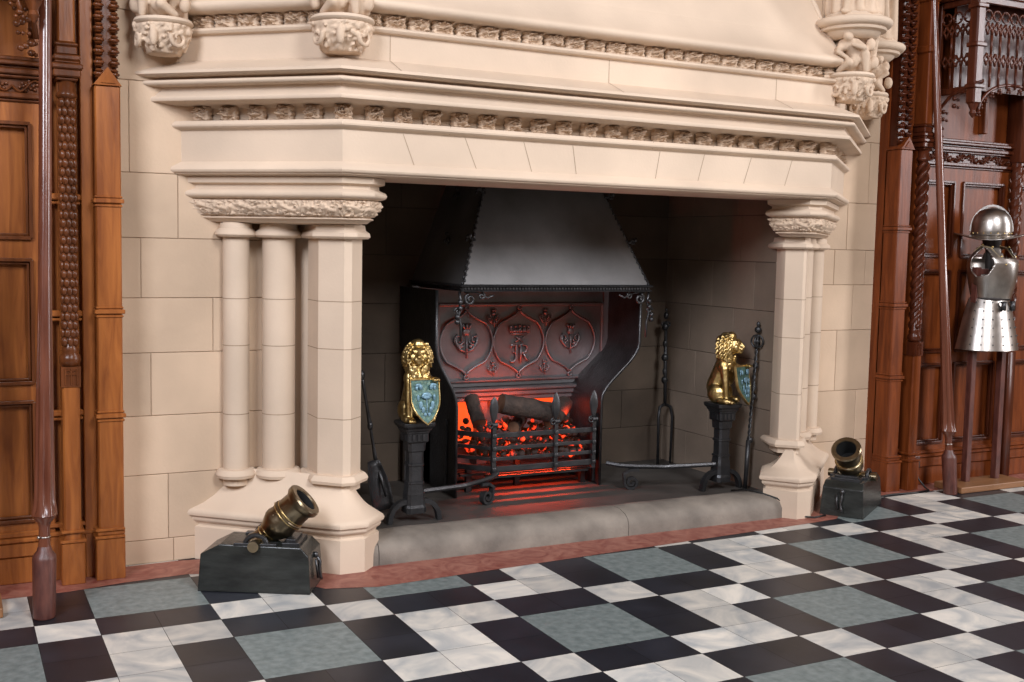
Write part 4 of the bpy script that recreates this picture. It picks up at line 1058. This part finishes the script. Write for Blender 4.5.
    def curve_bracket(m_):
        pts = [(X(sC), 1.82, 2.52), (X(sC), 1.79, 2.62), (X(sC), 1.70, 2.70), (X(sC), 1.56, 2.75), (X(sC), 1.44, 2.77)]
        m_.tube(pts, .012, 8)
        for i, p_ in enumerate(pts[:-1]):
            for dz in (.0, -.05): m_.ell((p_[0], p_[1] - .035, p_[2] - .02 + dz), (.018, .018, .016), 8); m_.ell((p_[0] + .015, p_[1] - .055, p_[2] - .03 + dz), .011, 6)
    curve_bracket(ar)
    if side < 0:
        pts = [(X(.36), 1.70, 2.50), (X(.375), 1.68, 2.60), (X(.42), 1.66, 2.70), (X(.50), 1.64, 2.78), (X(.62), 1.62, 2.84)]
        ar.tube(pts, .012, 8)
        for i, p_ in enumerate(pts):
            for dx in (.02, .045, .065): ar.ell((p_[0] - dx, p_[1], p_[2] - .01 - dx * .5), (.017, .014, .016), 8); ar.ell((p_[0] - dx - .01, p_[1] - .01, p_[2] + .02), .011, 6)
    ar.build('crocketed_arch', Wk, t, smooth=True)
    if side > 0:
        mu = MB(); bx(mu, .86, .90, 1.82, 1.875, 2.49, 3.3, .006); mu.build('upper_mullion', Wd, t)
        c2 = MB(); bx(c2, 1.15, 1.23, 1.74, 1.87, 2.3, 3.3, .006)
        c2.lathe([(.036, .30), (.036, 2.30)], 14, (X(1.19), 1.79, 0)); 
        for k_ in range(3): c2.tube([(X(1.19) + .030 * math.cos(.21 * i + k_ * 2.094), 1.79 + .030 * math.sin(.21 * i + k_ * 2.094), .94 + i * .007) for i in range(194)], .015, 6)
        bx(c2, 1.15, 1.23, 1.74, 1.87, 0, .94, .006)
        c2.build('inner_column', Wk, t, auto=50)
    return t
panelling(-1, 'golden brown oak wall panelling with a scale-carved column, left of the chimneypiece')
panelling(1, 'oak wall panelling with a rope-carved column, colour darkened for shade, right of the chimneypiece')

# ------------------------------------------------------------------ armour
def armour(x, y, texts):
    st = thing('armour_stand', texts[0], 'stand', (x, y, 0))
    b = MB(); b.box(-.31, .36, -.10, .14, .001, .045); b.build('base_board', M_board, st, bevel=.006)
    for px in (-.10, .20):
        p = MB(); p.box(px - .022, px + .022, .03, .075, .045, 1.55); p.build('leg', M_lancegrip, st, bevel=.003)
    cbm = MB(); cbm.box(-.12, .22, .035, .070, 1.50, 1.54); cbm.box(.03, .07, .035, .07, 1.5, 1.80); cbm.build('cross_bar', M_lancegrip, st, bevel=.003)
    cu = thing('cuirass', texts[1], 'armour', (x + .05, y + .05, 0))
    m_ = MB(); nu, nv = 96, 44; z0, z1 = 1.335, 1.69
    def R_(a, v):
        fr = -math.sin(a)
        wx = .150 + .035 * math.sin(PI * min(1, v * 1.0) * .75) ; wy = .115 + .04 * math.sin(PI * min(v * 1.1, 1) * .7)
        ridge = .020 * max(0, fr) ** 10 * (1 - .5 * v)
        return wx, wy + ridge
    vs = []; idx = {}
    for j in range(nv + 1):
        for i in range(nu):
            a = 2 * PI * i / nu; v = j / nv; wx, wy = R_(a, v)
            k = 1 - .30 * max(0, v - .78) / .22
            idx[(i, j)] = len(vs); vs.append((wx * math.cos(a) * k, wy * math.sin(a) * (1 - .35 * max(0, v - .7) / .3), z0 + (z1 - z0) * v))
    fs = []
    for j in range(nv):
        for i in range(nu):
            a = 2 * PI * (i + .5) / nu; v = (j + .5) / nv
            ca = math.cos(a); sidehole = ((v - .70) / .27) ** 2 + (math.asin(max(-1, min(1, math.sin(a) + .1))) / .52) ** 2 < 1
            neck = v > .80 and abs(ca) < .42 + (v - .8) * .6
            if sidehole or neck: continue
            fs.append((idx[(i, j)], idx[((i + 1) % nu, j)], idx[((i + 1) % nu, j + 1)], idx[(i, j + 1)]))
    m_.add(vs, fs); m_.build('breastplate', M_steel, cu, smooth=True, solid=.006)
    e = MB(); e.lathe([(1, 1.325), (1.05, 1.335), (1.0, 1.345)], 40, sx=.152, sy=.122, cap=False); e.build('waist_roll', M_dark, cu, smooth=True)
    for q in (-1, 1):
        s_ = MB(); s_.strap([(q * .105, .07, 1.66), (q * .11, .02, 1.70), (q * .105, -.05, 1.685), (q * .09, -.11, 1.62), (q * .08, -.135, 1.56)], .034, .006, (1, 0, 0)); so = s_.build('shoulder_strap', M_leather, cu)
        k = MB()
        for i, p in enumerate([(q * .11, .02, 1.705), (q * .105, -.05, 1.69), (q * .09, -.112, 1.625), (q * .08, -.140, 1.57)]): k.ell((p[0], p[1] - .002, p[2] + .002), .009, 8)
        k.build('stud', M_brass, so, smooth=True)
    tl = MB(); n_ = 44
    for L in range(6):
        t0 = L / 6; z_a = 1.335 - L * .058; z_b = z_a - .066
        for (za, zb_, ra, rb, f_) in ((z_a, z_b, .150 + .085 * t0 ** .8, .150 + .085 * (t0 + .17) ** .8 + .0028, 0),):
            tl.grid(lambda u, v: ((ra + (rb - ra) * v) * math.cos(PI - .5 + (PI + 1) * u) * 1.05, (ra + (rb - ra) * v) * math.sin(PI - .5 + (PI + 1) * u) * .85 + .02, za + (zb_ - za) * v - .0), 80, 1)
    tl.build('tasset', M_steel, cu, solid=.003)
    rv = MB()
    for L in range(6):
        for i in range(9):
            a = PI + PI * (i + .5) / 9; rr = .165 + .085 * ((L + .3) / 6) ** .8; rv.ell((rr * 1.05 * math.cos(a), rr * .85 * math.sin(a) + .028, 1.31 - L * .058), .0055, 6)
    for q in (-.07, .05): rv.box(q - .012, q + .012, -.150, -.125, 1.255, 1.32)
    rv.build('rivet', M_ironw, cu, smooth=True)
    he = thing('steel_helmet', texts[2], 'helmet', (x + .02, y + .05, 1.70))
    d = MB(); d.lathe([(.113, .065), (.114, .10), (.112, .15), (.100, .20), (.072, .24), (.03, .262), (.001, .264)], 36, sy=1.15, cap=False)
    ho = d.build('skull', M_steel, he, smooth=True, solid=.004)
    br = MB(); br.grid(lambda u, v: ((.109 + .06 * v) * math.cos(2 * PI * u) * (1.0), (.125 + (.05 + .07 * abs(math.sin(2 * PI * u)) ** 3) * v) * math.sin(2 * PI * u), .068 - .030 * v * (1 - 1.6 * abs(math.sin(2 * PI * u)) ** 3)), 48, 5, closed_u=True)
    br.build('brim', M_steel, he, smooth=True, solid=.005)
    cm = MB(); cm.strap([(0, .135 * math.cos(a), .10 + .178 * math.sin(a)) for a in [PI * i / 16 for i in range(17)]], .006, .014, (1, 0, 0)); cm.build('comb', M_steel, he, auto=40)
    rb_ = MB()
    for i in range(18): a = 2 * PI * i / 18; rb_.ell((.114 * math.cos(a), .132 * math.sin(a), .085), .006, 6)
    rb_.build('rivet', M_brass, he, smooth=True)
    hh = MB(); hh.ell((.02, .04, 1.745), (.06, .07, .085)); hh.cap_((.02, .05, 1.54), (.02, .05, 1.70), .03, .035); hh.build('padded_block', M_dark, st, remesh=.012)
    he.rotation_euler.z = math.radians(38); cu.rotation_euler.z = math.radians(10)
    return st, cu, he
armour(4.245, 1.60, ('wooden armour stand with a pale base board in front of the right-hand panelling',
                     'polished steel breastplate with riveted skirt hanging on the stand at the right edge',
                     'steel brimmed helmet with a comb on top of the stand at the right edge'))
armour(-2.395, 1.45, ('wooden armour stand just cut off by the left edge of the view',
                     'steel breastplate skirt just peeping in at the left edge of the view',
                     'steel helmet on the armour stand beyond the left edge'))

# ------------------------------------------------------------------ socket and cables
so = thing('wall_socket', 'brown electrical socket low on the right-hand panelling with a black plug', 'socket', (3.80, 1.815, .16), world=True)
m_ = MB(); m_.box(3.735, 3.865, 1.808, 1.826, .115, .215); m_.build('socket_plate', M_oakd_shade, so, bevel=.003)
m_ = MB(); m_.box(3.775, 3.825, 1.770, 1.812, .14, .19); m_.build('plug', M_cable, so, bevel=.006)
m_ = MB(); m_.tube([(3.80, 1.78, .14), (3.80, 1.76, .07), (3.83, 1.72, .012), (3.80, 1.66, .007), (3.65, 1.64, .007), (3.45, 1.66, .007), (3.32, 1.64, .007), (3.24, 1.62, .007)], .006, 8)
tag(m_.build('power_cable', M_cable, smooth=True), 'black cable running along the floor from the wall socket to the right mortar', 'cable')
m_ = MB()
m_.tube([(2.20, 1.80, .11), (2.19, 1.66, .146), (2.24, 1.56, .142), (2.30, 1.48, .118), (2.36, 1.44, .06), (2.42, 1.40, .012), (2.50, 1.36, .008), (2.60, 1.38, .008)], .0055, 8)
tag(m_.build('power_cable', M_cable, smooth=True), 'thin black cable draped over the hearth curb beside the right pier', 'cable')
